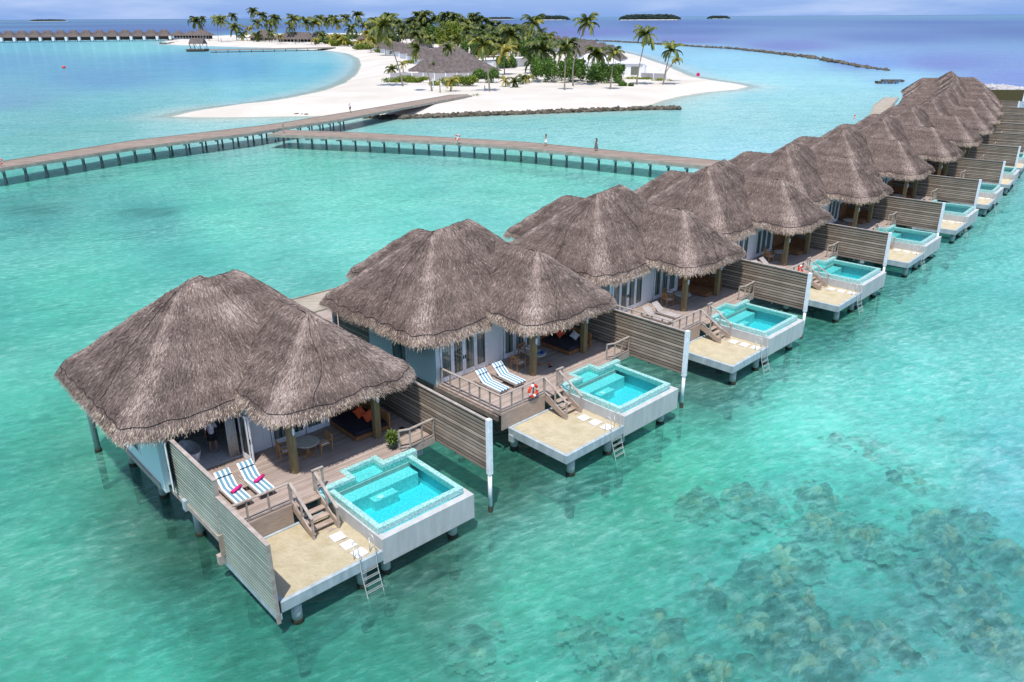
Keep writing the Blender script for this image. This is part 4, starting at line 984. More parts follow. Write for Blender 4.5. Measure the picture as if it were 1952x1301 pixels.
RC = [(1330,955,.9,.5),(1430,950,1.1,.6),(1560,945,1.2,.7),(1570,1005,1.0,.8),(1650,1025,.9,.8),(1500,1060,1.0,.7),(1480,1110,.9,.9),(1440,1090,.9,.7),(1490,1150,1.1,.9),(1440,1190,1.0,.9),(1530,1190,1.0,.9),(1490,1240,1.2,.9),(1380,1130,.9,.5),
 (1270,1180,.6,.7),(1240,1250,.9,.9),(1200,1280,.8,.8),(1330,1270,.9,.6),(1600,1240,1.1,.8),(1700,1220,1.1,.7),(1780,1000,1.1,.8),(1800,1030,.9,.8),(1850,980,.9,.6),(1800,1090,.8,.8),(1860,1130,1.1,.9),(1880,1190,.9,.9),(1930,1060,1.1,.6),(1930,1230,1.0,.7),(1640,850,1.2,.35),(1720,905,1.0,.35),(1880,780,1.6,.35),(880,1225,1.0,.4),(1120,1200,.9,.4),(1570,1280,1.2,.8)]
RG = [(G(a, b, -1.9), r_, w_) for a, b, r_, w_ in RC]
cx0, cx1, cy0, cy1 = -3, 27, 12, 45; ds = .1
gx = np.arange(cx0, cx1, ds); gy = np.arange(cy0, cy1, ds); GX, GY = np.meshgrid(gx, gy); H_ = np.zeros(GX.shape); TN = np.full(GX.shape, .2)
for g, r_, w_ in RG:
    for _ in range(int(62*w_*r_*r_)+14):
        x, y = g.x+rg.normal(0, r_*.85), g.y+rg.normal(0, r_*.85); far_ = math.hypot(x-g.x, y-g.y)/r_; q = rg.uniform(.15, .40)*(1.7 if rg.uniform() < .12 else 1)*max(.45, 1.15-.35*far_)
        i0_, i1_, j0_, j1_ = [int(a) for a in ((x-q-cx0)/ds, (x+q-cx0)/ds+2, (y-q-cy0)/ds, (y+q-cy0)/ds+2)]
        if i0_ < 0 or j0_ < 0 or i1_ > len(gx) or j1_ > len(gy): continue
        d2 = ((GX[j0_:j1_, i0_:i1_]-x)**2+(GY[j0_:j1_, i0_:i1_]-y)**2)/(q*q); an = np.arctan2(GY[j0_:j1_, i0_:i1_]-y, GX[j0_:j1_, i0_:i1_]-x); d2 = d2*(1.25+.35*np.sin(an*3+x*9)+.25*np.sin(an*7+y*9)); hh = q*rg.uniform(.5, 1.3)*np.clip(1-d2, 0, 1)**.7+rg.uniform(0, .5)*w_*(d2 < 1)*max(0, 1-far_*.6); sub = H_[j0_:j1_, i0_:i1_]; mk = hh > sub; sub[mk] = hh[mk]; TN[j0_:j1_, i0_:i1_][mk] = np.clip(rg.normal(.40, .30), 0, 1)
H_ = H_+rg.normal(0, .02, H_.shape)*(H_ > 0)
RP = np.stack([GX.ravel(), GY.ravel()], 1); ids = np.arange(len(RP)).reshape(GX.shape); rq = np.stack([ids[:-1, :-1], ids[:-1, 1:], ids[1:, 1:], ids[1:, :-1]], -1).reshape(-1, 4); hv = H_.ravel(); rq = rq[(hv[rq] > .01).any(1)]
n = N('reef'); a = n.n('ShaderNodeAttribute', attribute_name='tone'); p = n.pos(); nz_ = n.noise(p, 5, 6, .7); f_ = n.math('ADD', a.outputs['Fac'], n.math('MULTIPLY', n.math('SUBTRACT', nz_, .5), .9))
ed_ = n.n('ShaderNodeAttribute', attribute_name='edge')
MATS['reef'] = n.out(n.bsdf(n.mix(ed_.outputs['Fac'], (.22, .52, .42), n.ramp(f_, [(.05, (.035, .065, .055)), (.38, (.11, .15, .12)), (.62, (.32, .30, .20)), (.95, (.76, .64, .42))])), .95, 0, .05, n.bump(nz_, .05)))
used = np.unique(rq); rm = -np.ones(len(RP), int); rm[used] = np.arange(len(used))
o = mesh_np('coral_reef', np.c_[RP, -2.35+hv*1.15][used], rm[rq], 'reef', None, TN.ravel()[used], True, {'edge': np.clip((hv-.04)/.32, 0, 1)[used]*.96}); tag(o, 'mottled coral reef patches under shallow water in the lower right', 'coral reef', None, 'stuff')
for i, (px, py, r_) in enumerate(((1560,1000,.75),(1655,1022,.6),(1490,1100,.8),(1545,1145,.5),(1790,1080,.6),(1880,1205,.55),(1370,1285,.7),(1810,1020,.6))):
    g = G(px, py, -1.1); its = [(g.x+rg.normal(0, r_*.28), g.y+rg.normal(0, r_*.28), -.95+rg.uniform(-.45, .2), r_*.3*rg.uniform(.5, 1.1), r_*.3*rg.uniform(.5, 1.1), r_*.3) for _ in range(16)]
    mottled('coraltan%d' % i, (.34, .25, .12), (.80, .64, .40), 3, .95, .04, None, .05, 9) if i == 0 else None
    o = blobs('coral_head', its, 'coraltan0'); tag(o, 'tan coral head just under the surface, %s counted from the top' % ORD[(0,1,4,5,3,6,7,2)[i]], 'coral', 'tan coral heads')
# ================================================================== BOARDWALKS
def boardwalk(name, lab, L_, R_, z=JZ, step=3.0, wood='walkwood', piles=2, skip=None, tz=None, cat='boardwalk', top=.22, pr=.14):
    """L_,R_: lists of matching left/right edge points"""
    L_ = [Vector((a[0], a[1], 0)) for a in L_]; R_ = [Vector((a[0], a[1], 0)) for a in R_]
    zz = tz or [z]*len(L_); r = thing(name, lab, cat, (*((L_[0]+R_[0])/2)[:2], z)); O = r.location.copy()
    m = MB(O); fas = MB(O)
    for i in range(len(L_)-1):
        z0, z1 = zz[i], zz[i+1]; a, b, c, d = L_[i], L_[i+1], R_[i+1], R_[i]
        P_ = [Vector((q.x, q.y, h_)) for q, h_ in ((a, z0), (b, z1), (c, z1), (d, z0))]; D_ = [q-Vector((0, 0, .12)) for q in P_]
        m.add(P_+D_, [(0, 3, 2, 1), (4, 5, 6, 7), (0, 1, 5, 4), (2, 3, 7, 6), (0, 4, 7, 3), (1, 2, 6, 5)])
        for e0, e1, s_ in ((a, b, 1), (d, c, -1)):
            off = (a-d).normalized()*.06*s_; fas.bar(Vector((e0.x, e0.y, z0-.2))+off, Vector((e1.x, e1.y, z1-.2))+off, .1, top+.14)
            fas.bar(Vector((e0.x, e0.y, z0+.05))-off*2, Vector((e1.x, e1.y, z1+.05))-off*2, .09, .09)
    # planks across: uv-less, use a material in a local frame of each straight piece
    o = m.build('deck', wood, r); fas.build('edge_beam', 'railwood_far', r)
    acc = step*.5
    for i in range(len(L_)-1):
        ca, cb = (L_[i]+R_[i])/2, (L_[i+1]+R_[i+1])/2; ln = (cb-ca).length
        while acc < ln:
            f_ = acc/ln; l_, r2 = L_[i].lerp(L_[i+1], f_), R_[i].lerp(R_[i+1], f_); zt = zz[i]+(zz[i+1]-zz[i])*f_-.14
            if not (skip and skip(l_)):
                q = MB(O); q.bar(Vector((*l_.lerp(r2, .02)[:2], zt-.36)), Vector((*l_.lerp(r2, .98)[:2], zt-.36)), .5 if piles == 1 else .34, .34); q.build('cap_beam', 'concrete_blue', r)
                for s_ in ((.24, .76) if piles == 2 else (.5,)):
                    c_ = l_.lerp(r2, s_); q = MB(O); q.tube([(c_.x, c_.y, -2.4), (c_.x, c_.y, .15), (c_.x, c_.y, .3), (c_.x, c_.y, zt-.3)], [pr+.03, pr+.03, pr, pr], 10); q.build('pile', 'pilejetty', r, True)
            acc += step
        acc -= ln
    return r
mottled('railwood_far', (.26, .25, .20), (.44, .42, .36), 1, .8, .003)
mottled('pilejetty', (.20, .22, .20), (.36, .39, .36), 1, .8, .003)
def JP(l): return [(G(a, b, JZ).x, G(a, b, JZ).y) for a, b in l]
up = JP([(-60,318.5),(0,309),(250,269),(500,240),(545,233.5),(666,214),(858,178.3),(892,175.5)])
lo = JP([(-60,332),(0,322),(250,283),(480,254.5),(541,244.5),(653.7,228),(870,184),(900,178)])
boardwalk('boardwalk', 'long timber boardwalk from the left edge across to the beach', up, lo, step=3.0, skip=lambda q: q.y > 172, tz=[JZ]*6+[1.9, 1.65])
# junction apron + branch
u2 = JP([(541,248.4),(684,253.5),(869,263.7),(1000,271.4),(1350,305),(1470,316.5)]); l2 = JP([(500,256),(679,263.9),(871,272.9),(1000,283),(1344,318),(1462,330)])
l2[0] = tuple(JP([(510,257)])[0])
boardwalk('boardwalk', 'branch boardwalk with two walkers leading to the near villas', [(a[0], a[1]) for a in u2], l2, z=JZ-.004, step=2.75, piles=1, pr=.17)
# rear walk behind the villas
Lr = [tuple(VP(0, 4, -27.0)[:2])]+[tuple(VP(k, 0, -27.0)[:2]) for k in range(1, NVIL)]+[(90.0, 198.4)]; Rr = [tuple(VP(0, 4, -23.4)[:2])]+[tuple(VP(k, 0, -23.4)[:2]) for k in range(1, NVIL)]+[(93.3, 198.2)]
boardwalk('boardwalk', 'boardwalk running behind the near row of thatched villas', Lr, Rr, z=JZ-.008, step=4.0, wood='walkwood_tan')
# sign + rings on boardwalks
q = G(872.5, 274, JZ); r = ring((q.x, q.y, JZ+.95), PI/2+.4, 'life ring on a post half way along the branch boardwalk', R1=.36)
m = MB((q.x, q.y, JZ+.95)); m.tube([(q.x, q.y+.1, JZ-.3), (q.x, q.y+.1, JZ+1.5)], .05, 8); o = m.build('mount_post', 'railwood_far', r); m = MB((q.x, q.y, JZ+.95)); m.box(q.x-.14, q.x+.14, q.y+.02, q.y+.05, JZ+.78, JZ+1.12); m.build('notice_plate', 'ringwhite', r)
r.rotation_euler = (0, 0, 0)
for c_ in r.children:
    if c_.name.startswith(('ring', 'band')): c_.rotation_euler = (0, 0, PI/2)
q = G(2, 318, JZ); r = ring((q.x, q.y, JZ+.7), PI/2, 'life ring on the boardwalk at the left picture edge', R1=.36)
m = MB((0, 0, 0)); m.tube([(0, 0, -1.0), (0, 0, .7)], .05, 8); m.build('mount_post', 'railwood_far', r)
q = G(541, 255, JZ); r = thing('rope_barrier_post', 'weathered post at the fork of the two boardwalks', 'post', (q.x, q.y, JZ))
m = MB(); m.tube([(0, 0, -.5), (0, 0, 1.5)], .1, 8); m.build('post', 'railwood_far', r); m = MB(); m.lathe((0, 0, 1.5), [(0, 0), (.2, .02), (.16, .2), (0, .28)], 12); m.build('lamp_head', 'railwood_far', r)
# ---- far pier with thatched shelter
pu = [G(a, b, 1.6) for a, b in ((400, 94.5), (500, 93), (600, 91), (640, 90))]; pl = [G(a, b, 1.6) for a, b in ((400, 96), (500, 94.3), (600, 92.2), (640, 91.2))]
boardwalk('pier', 'long thin far pier reaching a thatched shelter', pu, pl, z=1.6, step=7.5, pr=.25, piles=1, cat='pier')
a = G(357, 99); b = G(402, 98)
r = thing('shelter', 'thatched shelter on a small platform at the end of the far pier', 'shelter', ((a.x+b.x)/2, a.y+3, 0)); Wd = (b.x-a.x)
m = MB(); m.box(-Wd*.52, Wd*.42, -5, 5, .9, 1.6); m.box(-Wd*.5, Wd*.4, -4.5, 4.5, .1, .8); m.build('platform', 'driftwood', r)
m = MB(); w_, h0, h1 = Wd*.36, 4.9, 8.6; m.add([(-w_, -4.5, h0), (w_*1.03, -4.5, h0), (w_*.95, 0, h1), (-w_*.95, 0, h1), (-w_, 4.5, h0), (w_*1.03, 4.5, h0)], [(0, 1, 2, 3), (3, 2, 5, 4), (0, 3, 4), (1, 5, 2), (0, 4, 5, 1)]); m.build('roof', 'thatch_far', r)
for x in (-.9, 0, .95):
    for y in (-3.8, 3.8):
        q = MB(); q.tube([(x*w_+(.8 if x < 0 else 0), y, 1.6), (x*w_, y, 5)], .28, 8); q.build('post', 'whitepaint' if x > -.5 else 'darkwood', r)
# ================================================================== FAR THATCHED BUILDINGS
def hip(m, x0, x1, y0, y1, z0, z1, ridge_x=True, ov=0):
    w = (x1-x0)/2; d = (y1-y0)/2; cx, cy = (x0+x1)/2, (y0+y1)/2; n_ = 7
    rl = max(w-d, .3) if ridge_x else .25; rd = .25 if ridge_x else max(d-w, .3)
    vs = []; fs = []
    for i in range(n_+1):
        s = i/n_; hz = z0+(z1-z0)*(s-.05*math.sin(PI*s)); a, b = w+(rl-w)*s, d+(rd-d)*s; c = min(a, b)*.3
        for px, py in ((a-c, b), (-a+c, b), (-a, b-c), (-a, -b+c), (-a+c, -b), (a-c, -b), (a, -b+c), (a, b-c)): vs.append((cx+px, cy+py, hz))
    for i in range(n_):
        for j in range(8): fs.append((i*8+j, i*8+(j+1) % 8, (i+1)*8+(j+1) % 8, (i+1)*8+j))
    fs.append(tuple(range(n_*8, n_*8+8))); fs.append(tuple(range(8))[::-1]); m.add(vs, fs)
# far row of water villas on the left
A0, A1 = G(-4, 81.5), G(308, 78.0); NF = 14
dirv = (A1-A0); ang = math.atan2(dirv.y, dirv.x)
def far_villa(loc, rz, lab, sc):
    r = thing('far_water_villa', lab, 'villa', loc, rz, 'thatched water villas of the far row')
    m = MB(); hip(m, -6.2*sc, 6.2*sc, -5, 5, 4.6, 10.6); hip(m, -2*sc, 7.0*sc, -9, 0, 4.4, 8.4, False); hip(m, -9*sc, -2*sc, -3, 8, 4.4, 8.2, False); m.build('roof', 'thatch_far', r)
    m = MB(); m.box(-4.6*sc, 4.6*sc, -4, 4, 1.9, 5.2); m.build('wall', 'brownwall', r)
    m = MB(); m.box(4.7*sc, 6.6*sc, -9.5, -5.5, 1.3, 4.6); m.build('screen', 'whitepaint', r)
    m = MB(); m.box(-7*sc, 7*sc, -8, 6, 1.4, 1.85); m.build('deck', 'darkwood', r)
    for x in (-6, -2, 2, 6):
        q = MB(); q.tube([(x*sc, -7.5, -1), (x*sc, -7.5, 1.4)], .3, 8); q.build('pile', 'pilejetty', r)
    return r
mottled('brownwall', (.20, .15, .12), (.30, .23, .19), .4, .8, .01)
fv = None
for i in range(NF):
    f_ = i/12; dd0 = 1/math.hypot(*A0[:2]); dd1 = 1/math.hypot(*A1[:2]); px = -6+24.6*i+(1.2*i if False else 0)
    q = A0.lerp(A1, 0); # equal spacing in the picture direction
    y_ = 81.5-(3.4*px/305); q = G(px, y_); sc = .98+.12*f_
    loc = (q.x, q.y+2, 0); lab = '%s thatched water villa from the left in the far row' % ORD[i] if i else 'leftmost thatched water villa of the far row, cut by the edge'
    if fv is None: fv = far_villa(loc, ang*.6, lab, 1.25)
    else: dup(fv, lab, loc, ang*.6)
def pavilion(name, lab, px0, px1, pyb, roofs, hw, zfl=.5, posts=10, wall='whitepaint', depth=12, cat='restaurant', closed=False):
    a, b = G(px0, pyb), G(px1, pyb); W_ = (b-a).length; c = (a+b)/2; rz = math.atan2((b-a).y, (b-a).x)
    r = thing(name, lab, cat, (c.x, c.y+depth/2, 0), rz)
    m = MB()
    for x0, x1, z1, rx in roofs: hip(m, x0*W_, x1*W_, -depth*.62, depth*.62, hw+zfl, z1, rx)
    m.build('roof', 'thatch_far', r)
    m = MB(); m.box(-W_*.5, W_*.5, -depth*.5, depth*.5, -.6, zfl); m.build('floor', 'whitepaint', r)
    if closed: m = MB(); m.box(-W_*.46, W_*.46, -depth*.42, depth*.42, zfl, hw+zfl); m.build('wall', wall, r)
    else:
        m = MB(); m.box(-W_*.45, W_*.45, depth*.1, depth*.4, zfl, hw+zfl-.3); m.build('wall', 'darkwood', r)
        for i in range(posts):
            x = -W_*.47+W_*.94*i/(posts-1); q = MB(); q.box(x-.18, x+.18, -depth*.47, -depth*.44, zfl, hw+zfl+.2); q.build('post', wall, r)
        q = MB(); q.box(-W_*.47, W_*.47, -depth*.48, -depth*.46, zfl+.6, zfl+1.0); q.build('balustrade', wall, r)
    return r
pavilion('overwater_restaurant', 'thatched restaurant with three peaks beside the end of the far villa row', 322, 398, 78, [(-.5, -.1, 9.6, True), (-.15, .2, 9.2, False), (.0, .55, 10.8, True)], 3.2, 1.6, 14, depth=16)
pavilion('beach_restaurant', 'long low thatched restaurant with white posts behind the curved beach', 522, 604, 84, [(-.46, .52, 9.4, True), (.3, .56, 9.0, False)], 3.2, .5, 13, depth=14)
pavilion('beach_restaurant', 'tall thatched hall left of the long restaurant, among palms', 478, 520, 81, [(-.5, .55, 11.0, True), (-.7, .1, 7.5, False)], 3.4, .5, 6, depth=14, closed=True, wall='brownwall')
pavilion('thatched_pavilion', 'pointed thatched pavilion behind the young palms, mid island', 682, 722, 84, [(-.5, .55, 11.5, False), (-.55, .1, 9, True)], 3.2, .5, 5, depth=15, closed=True, wall='brownwall')
pavilion('thatched_pavilion', 'high flat-ridged thatched roof farther back on the island', 762, 800, 78, [(-.55, .45, 15.5, True), (.0, 1.0, 12, True)], 3.2, .8, 5, depth=16, closed=True, wall='brownwall')
pavilion('thatched_pavilion', 'small thatched roof half hidden in the palm grove', 870, 895, 80, [(-.5, .5, 9.5, False)], 3.4, .5, 4, depth=10, closed=True)
# beach villas with overlapping roofs
def beach_villa(name, lab, px, pyb, w, rz, hz=7.0, grp='thatched beach villas', d=11, wall='island_wall'):
    g = G(px, pyb, 3.9); r = thing(name, lab, 'villa', (g.x, g.y+d*.3, 1.2), rz, grp)
    m = MB(); hip(m, -w/2, w/2, -d/2, d/2, 2.7, hz); hip(m, -w*.25, w*.62, -d*.9, d*.1, 2.6, hz*.86, False)
    if w > 18: hip(m, -w*.6, -w*.1, -d*.5, d*.9, 2.75, hz*.8, False); hip(m, w*.1, w*.75, -d*.3, d*1.1, 2.7, hz*.95, False); hip(m, w*.35, w*.9, -d*.6, d*.5, 2.65, hz*.75, False)
    m.build('roof', 'thatch_far', r)
    m = MB(); m.box(-w*.44, w*.44, -d*.42, d*.42, -.6, 2.9); m.box(w*.02, w*.52, -d*.78, -d*.40, -.6, 2.65); m.build('wall', wall, r)
    return r
LA_ = [(848, 136, 21, 7.2), (836, 121, 16, 6.8), (822, 112.5, 15, 6.8), (806, 106.5, 15, 6.6), (790, 102, 15, 6.6), (775, 98.5, 15, 6.6), (761, 95.5, 15, 6.6), (747, 93, 15, 6.6), (735, 91, 14, 6.6)]
for i, (px, py, w, h_) in enumerate(LA_):
    beach_villa('beach_villa', ['broad thatched beach villa nearest the boardwalk, behind the hedge'][0] if i == 0 else '%s thatched roof counted back from the boardwalk, lagoon side row' % ORD[i], px, py, w, .12 if i == 0 else .5, h_)
LB_ = [(893, 132, 13, 6.4), (888, 122, 13, 6.6), (880, 114, 13, 6.6), (872, 107.5, 13, 6.6), (862, 101.5, 13, 6.6), (850, 97, 13, 6.6)]
for i, (px, py, w, h_) in enumerate(LB_): beach_villa('beach_villa', '%s thatched roof counted back from the boardwalk, inland side row' % ORD[i], px, py, w, -.5, h_)
LB0 = 1
LC_ = [(1164, 112, 14, 8.2), (1148, 107, 14, 8.4), (1130, 102.5, 14, 8.6), (1112, 98, 14, 8.6), (1094, 94, 14, 8.8), (1078, 91, 14, 8.8), (1062, 88.5, 14, 8.8), (1050, 86, 14, 8.8)]
for i, (px, py, w, h_) in enumerate(LC_): beach_villa('beach_villa', '%s thatched roof counted back from the white building, ocean side row' % ORD[i], px, py, w, -.7, h_)
for lab, px, py, w, h_ in (('lone thatched roof inside the dense grove, middle', 930, 96, 12, 8), ('thatched roof glimpsed near the head of the sand path', 1004, 90, 12, 8.5), ('thatched roof at the back of the grove, left of its middle', 800, 84, 13, 9.5)): beach_villa('beach_villa', lab, px, py, w, .3, h_)
# white building on the right
def wbox(name, lab, px, py, rz, boxes, win=True):
    g = G(px, py, 1.2); r = thing(name, lab, 'building', (g.x, g.y, 1.2), rz)
    m = MB()
    for bx in boxes: m.box(*bx)
    m.build('wall', 'island_wall', r); return r
r = wbox('white_building', 'white low building with stepped pale roof and olive window', 1203, 147, -.05, [(-3.5, 4.3, 0, 9, -.8, 4.4), (-12, -3.5, 3, 9, -.8, 3.6), (-8, -3.5, 1.4, 3, -.8, 2.7), (-17, -12, 6, 13, -.8, 4.4)])
m = MB(); hip(m, -4.1, 5, -.5, 9.6, 4.42, 5.7); hip(m, -13, -3, 4, 13, 4.2, 6.6); hip(m, -20, -9, 6, 16, 4.5, 7.2); m.build('roof', 'roofwhite', r)
m = MB(); m.box(-.2, 2.6, -.06, -.01, .6, 3.4); o = m.build('window', 'olive', r); m = MB(); m.box(-.35, 2.75, -.05, .05, 3.4, 3.52); m.box(-.35, 2.75, -.05, .05, .48, .6); m.box(-.35, -.2, -.05, .05, .6, 3.4); m.box(2.6, 2.75, -.05, .05, .6, 3.4); m.build('frame', 'white', o)
m = MB(); m.box(-6.8, -3.9, 1.30, 1.38, 1.9, 2.3); m.build('window', 'blackthing', r)
m = MB(); m.box(-8.4, -3.2, .9, 3.2, 2.72, 2.9); m.build('canopy', 'roofwhite', r)
r = wbox('white_wall', 'stepped white garden walls beside the white building', 1243, 143, -.05, [(-3, -1.6, 3, 9, -.8, 4.1), (-1.6, 1.4, 3.4, 4, -.8, 2.6), (1.4, 3.6, 3.0, 3.5, -.8, 2.0), (3.6, 5.2, 2.6, 3.1, -.8, 1.5)]); r['category'] = 'wall'
r = wbox('pergola', 'small white pergola between building and garden wall', 1222, 146, -.05, [(-1.6, -1.4, 0, .2, -.8, 3.6), (1.5, 1.7, 0, .2, -.8, 3.6), (0, .18, 0, .2, -.8, 3.6), (-1.9, 2, -.2, 3.4, 3.6, 3.8), (1.5, 1.7, 3, 3.2, -.8, 3.6)]); r['category'] = 'pergola'
r = wbox('white_building', 'long white annex with green-tinted panels beside the sand path', 931, 133, .75, [(-6, 10, 0, 5, -.8, 3.2), (2, 4, -.5, 0, -.8, 2.9), (10, 24, 1, 6, -.8, 3.6)])
m = MB(); m.box(-6.3, 24.3, -.3, 6.4, 3.62, 3.8); m.build('roof', 'roofwhite', r)
def fence(lab, p0, p1, h, mat='greyfence', nseg=4):
    a, b = G(*p0, 1.0), G(*p1, 1.0); r = thing('panel_fence', lab, 'fence', (a.x, a.y, .9), 0); O = (a.x, a.y, .9)
    m = MB(O); m.bar((a.x, a.y, .9+h/2+.3), (b.x, b.y, .9+h/2+.3), .1, h-.6); m.build('panel', mat, r)
    m = MB(O); m.bar((a.x, a.y, .85), (b.x, b.y, .85), .14, .5); m.build('plinth', 'island_wall', r)
    for i in range(nseg+1):
        q = a.lerp(b, i/nseg); m = MB(O); m.box(q.x-.14, q.x+.14, q.y-.14, q.y+.14, .3, .95+h); m.build('post', 'white', r)
fence('long grey panel fence in front of the broad beach villa', (744, 157), (893, 158), 3.0, nseg=7)
fence('short grey panel fence by the white garden walls', (1221, 153), (1270, 155), 2.4, nseg=2)
# ================================================================== PALMS
def palm_crown(name, parent, rg, L, n_=20, mat='palmleaf', droop=1., wind=(0, 0), leaflets=20, lw=.09):
    V = []; T = []; up3 = np.array([0, 0, 1.])
    for i in range(n_):
        az = 2.399*i+rg.uniform(-.25, .25); el = R(rg.uniform(-25, 80)) if i > 5 else R(rg.uniform(50, 85)); l_ = L*rg.uniform(.75, 1.08); tone = np.clip(rg.normal(.45+.25*(el < 0), .2), 0, 1)
        q = np.zeros(3); d0 = np.array([math.cos(az), math.sin(az), 0]); d0 = d0+np.array([wind[0], wind[1], 0]); d0 /= np.linalg.norm(d0); e = el; st = l_/14; side = np.array([-d0[1], d0[0], 0])
        pts = [q.copy()]; dirs = []
        for j in range(14):
            e -= R(7.5*droop*(.5+j/9)*rg.uniform(.8, 1.2)); e = max(e, R(-82)); dr = d0*math.cos(e)+up3*math.sin(e); q = q+dr*st; pts.append(q.copy()); dirs.append(dr)
        pts = np.array(pts); dirs.append(dirs[-1]); dirs = np.array(dirs)
        for j in range(14):                      # rachis
            w = .035*(1-j/16); V += [pts[j]-side*w, pts[j]+side*w, pts[j+1]+side*w*.9, pts[j+1]-side*w*.9]; T += [min(1, tone+.3)]*4
        for j in range(leaflets):
            f_ = (j+.8)/leaflets; x = f_*14; k_ = min(13, int(x)); b = pts[k_]+(pts[k_+1]-pts[k_])*(x-k_); dr = dirs[k_]; nl = np.cross(side, dr)
            ll = l_*.24*math.sin(PI*min(1, .12+f_*.88))**.55*rg.uniform(.8, 1.1)
            for s_ in (-1, 1):
                ld = side*s_*.8+dr*.55-up3*rg.uniform(.15, .75); ld /= np.linalg.norm(ld); w = dr*lw*.5
                mid = b+ld*ll*.5; tip = b+ld*ll*.95-up3*ll*.22; V += [b-w, b+w, mid+w, mid-w, mid-w, mid+w, tip+w*.15, tip-w*.15]; T += [np.clip(tone+rg.normal(0, .12), 0, 1)]*8
    return mesh_np(name, V, np.arange(len(V)).reshape(-1, 4), mat, parent, T)
CROWN = {}
def crown_mesh(kind, var):
    kk = (kind, var)
    if kk not in CROWN:
        rg2 = np.random.default_rng(hash(kk) % 9999 if False else 100+var*7+{'g': 0, 'd': 1, 'y': 2, 'w': 3}[kind]*31)
        prm = dict(g=dict(mat='palmleaf', droop=.85), d=dict(mat='palmdark', n_=24, droop=.95), y=dict(mat='palmyellow', n_=15), w=dict(mat='palmdark', n_=20, wind=(-1.1, 0), droop=.8))[kind]
        o = palm_crown('crown', None, rg2, 1.0, lw=.062 if kind != 'y' else .05, **prm); CROWN[kk] = o.data; bpy.data.objects.remove(o)
    return CROWN[kk]
PALMG = 'coconut palms on the island'
pcount = 0
def palm(bx, by, cx, cy, crown_px, kind, lab, bend=0, thick=1.0, gz=1.0, curve=None):
    """bx,by base pixel, cx,cy crown-centre pixel, crown_px crown diameter in pixels"""
    global pcount; pcount += 1
    b = G(bx, by, gz); h_ = hpx(b, by-cy)*1.0; dx = hpx(b, cx-bx)
    r = thing('palm_tree', lab, 'palm tree', (b.x, b.y, gz), 0, PALMG)
    f = b.normalized(); rt = Vector((f.y, -f.x, 0)).normalized(); n_ = 12; pts = []; rs = []
    for i in range(n_+1):
        t = i/n_; off = dx*(t**1.5 if curve is None else t**curve)+bend*math.sin(PI*t); pts.append(rt*off+Vector((0, 0, h_*t-.5*(t == 0)))); rs.append((.20-.10*t+.12*(1-t)**6)*thick)
    m = MB(); m.tube(pts, rs, 8); m.build('trunk', 'trunkbark', r, True)
    L = max(2.8, hpx(b, crown_px)/2*1.55); me = crown_mesh(kind, pcount % 4); c = bpy.data.objects.new('crown', me); link(c, r); c.location = pts[-1]; c.scale = (L, L, L); c.rotation_euler = (0, 0, random.uniform(0, 6.3) if kind != 'w' else 0)
    return r
Z2 = lambda x, y: (700+x/5.577, 20+y/5.577)
Z3 = lambda x, y: (980+x/5.577, 20+y/5.577)
Z1 = lambda x, y: (350+x/4.88, 20+y/4.88)
def PB(Z, b, c, cr, kind, lab, **k): bb, cc = Z(*b), Z(*c); palm(bb[0], bb[1], cc[0], cc[1], cr, kind, lab, **k)
PB(Z2, (380, 825), (222, 262), 50, 'g', 'leaning palm with a wide drooping crown left of the fenced villa')
PB(Z2, (690, 878), (580, 470), 34, 'w', 'palm with a windswept narrow crown in front of the fenced villa')
PB(Z2, (1302, 880), (1245, 430), 46, 'g', 'tall palm beside the landward end of the boardwalk')
PB(Z2, (840, 730), (865, 440), 26, 'g', 'thick-stemmed palm right in front of the broad thatched roof', thick=1.8)
PB(Z3, (535, 868), (540, 480), 28, 'g', 'slim straight palm on open sand before the dark bushes')
PB(Z3, (630, 822), (748, 230), 40, 'g', 'tallest curved palm rising above the dark bushes', bend=-1.0)
PB(Z3, (1022, 858), (1048, 510), 34, 'g', 'short palm on open sand before the white building')
PB(Z3, (1300, 808), (1372, 330), 42, 'g', 'tall palm with wide open crown right of the white building')
PB(Z3, (1582, 808), (1640, 475), 36, 'g', 'palm near the fence end at the right tip of the grove')
PB(Z3, (1590, 770), (1698, 565), 20, 'y', 'small yellow palm arching out from the rightmost tall palm', curve=2.6)
PB(Z2, (1775, 660), (1775, 215), 42, 'g', 'large tall palm standing out at the right end of the dense grove')
for i, (b, c, cr, kd, lab) in enumerate([
 ((880, 730), (870, 500), 42, 'd', 'dark palm left of the white building, above bushes'), ((560, 720), (560, 440), 48, 'd', 'dark palm behind the slim straight palm'),
 ((300, 690), (290, 470), 52, 'd', 'broad dark palm at the left end of the dark bushes'), ((640, 700), (640, 600), 40, 'd', 'low dark palm over the middle of the bushes'), ((930, 760), (920, 690), 40, 'd', 'low dark palm over the right of the bushes')]): PB(Z3, b, c, cr, kd, lab)
for b, c, cr, kd, lab in [((1460, 700), (1455, 480), 44, 'y', 'yellowish palm on the left side of the sand path'), ((1525, 520), (1530, 300), 44, 'd', 'dark palm at the head of the sand path'),
 ((885, 880), (900, 770), 26, 'y', 'small yellow palm at the end of the boardwalk'), ((1475, 830), (1465, 755), 16, 'y', 'tiny yellow palm where the path meets the beach'), ((1570, 840), (1570, 768), 14, 'd', 'tiny dark palm right of the path mouth'),
 ((1655, 805), (1650, 735), 16, 'd', 'tiny dark palm nearest the dark bushes'), ((1710, 790), (1712, 735), 14, 'y', 'tiny pale palm touching the dark bushes'),
 ((270, 690), (268, 635), 24, 'g', 'young palm behind the left end of the grey fence'), ((385, 680), (385, 590), 16, 'y', 'young yellow palm above the grey fence')]: PB(Z2, b, c, cr, kd, lab)
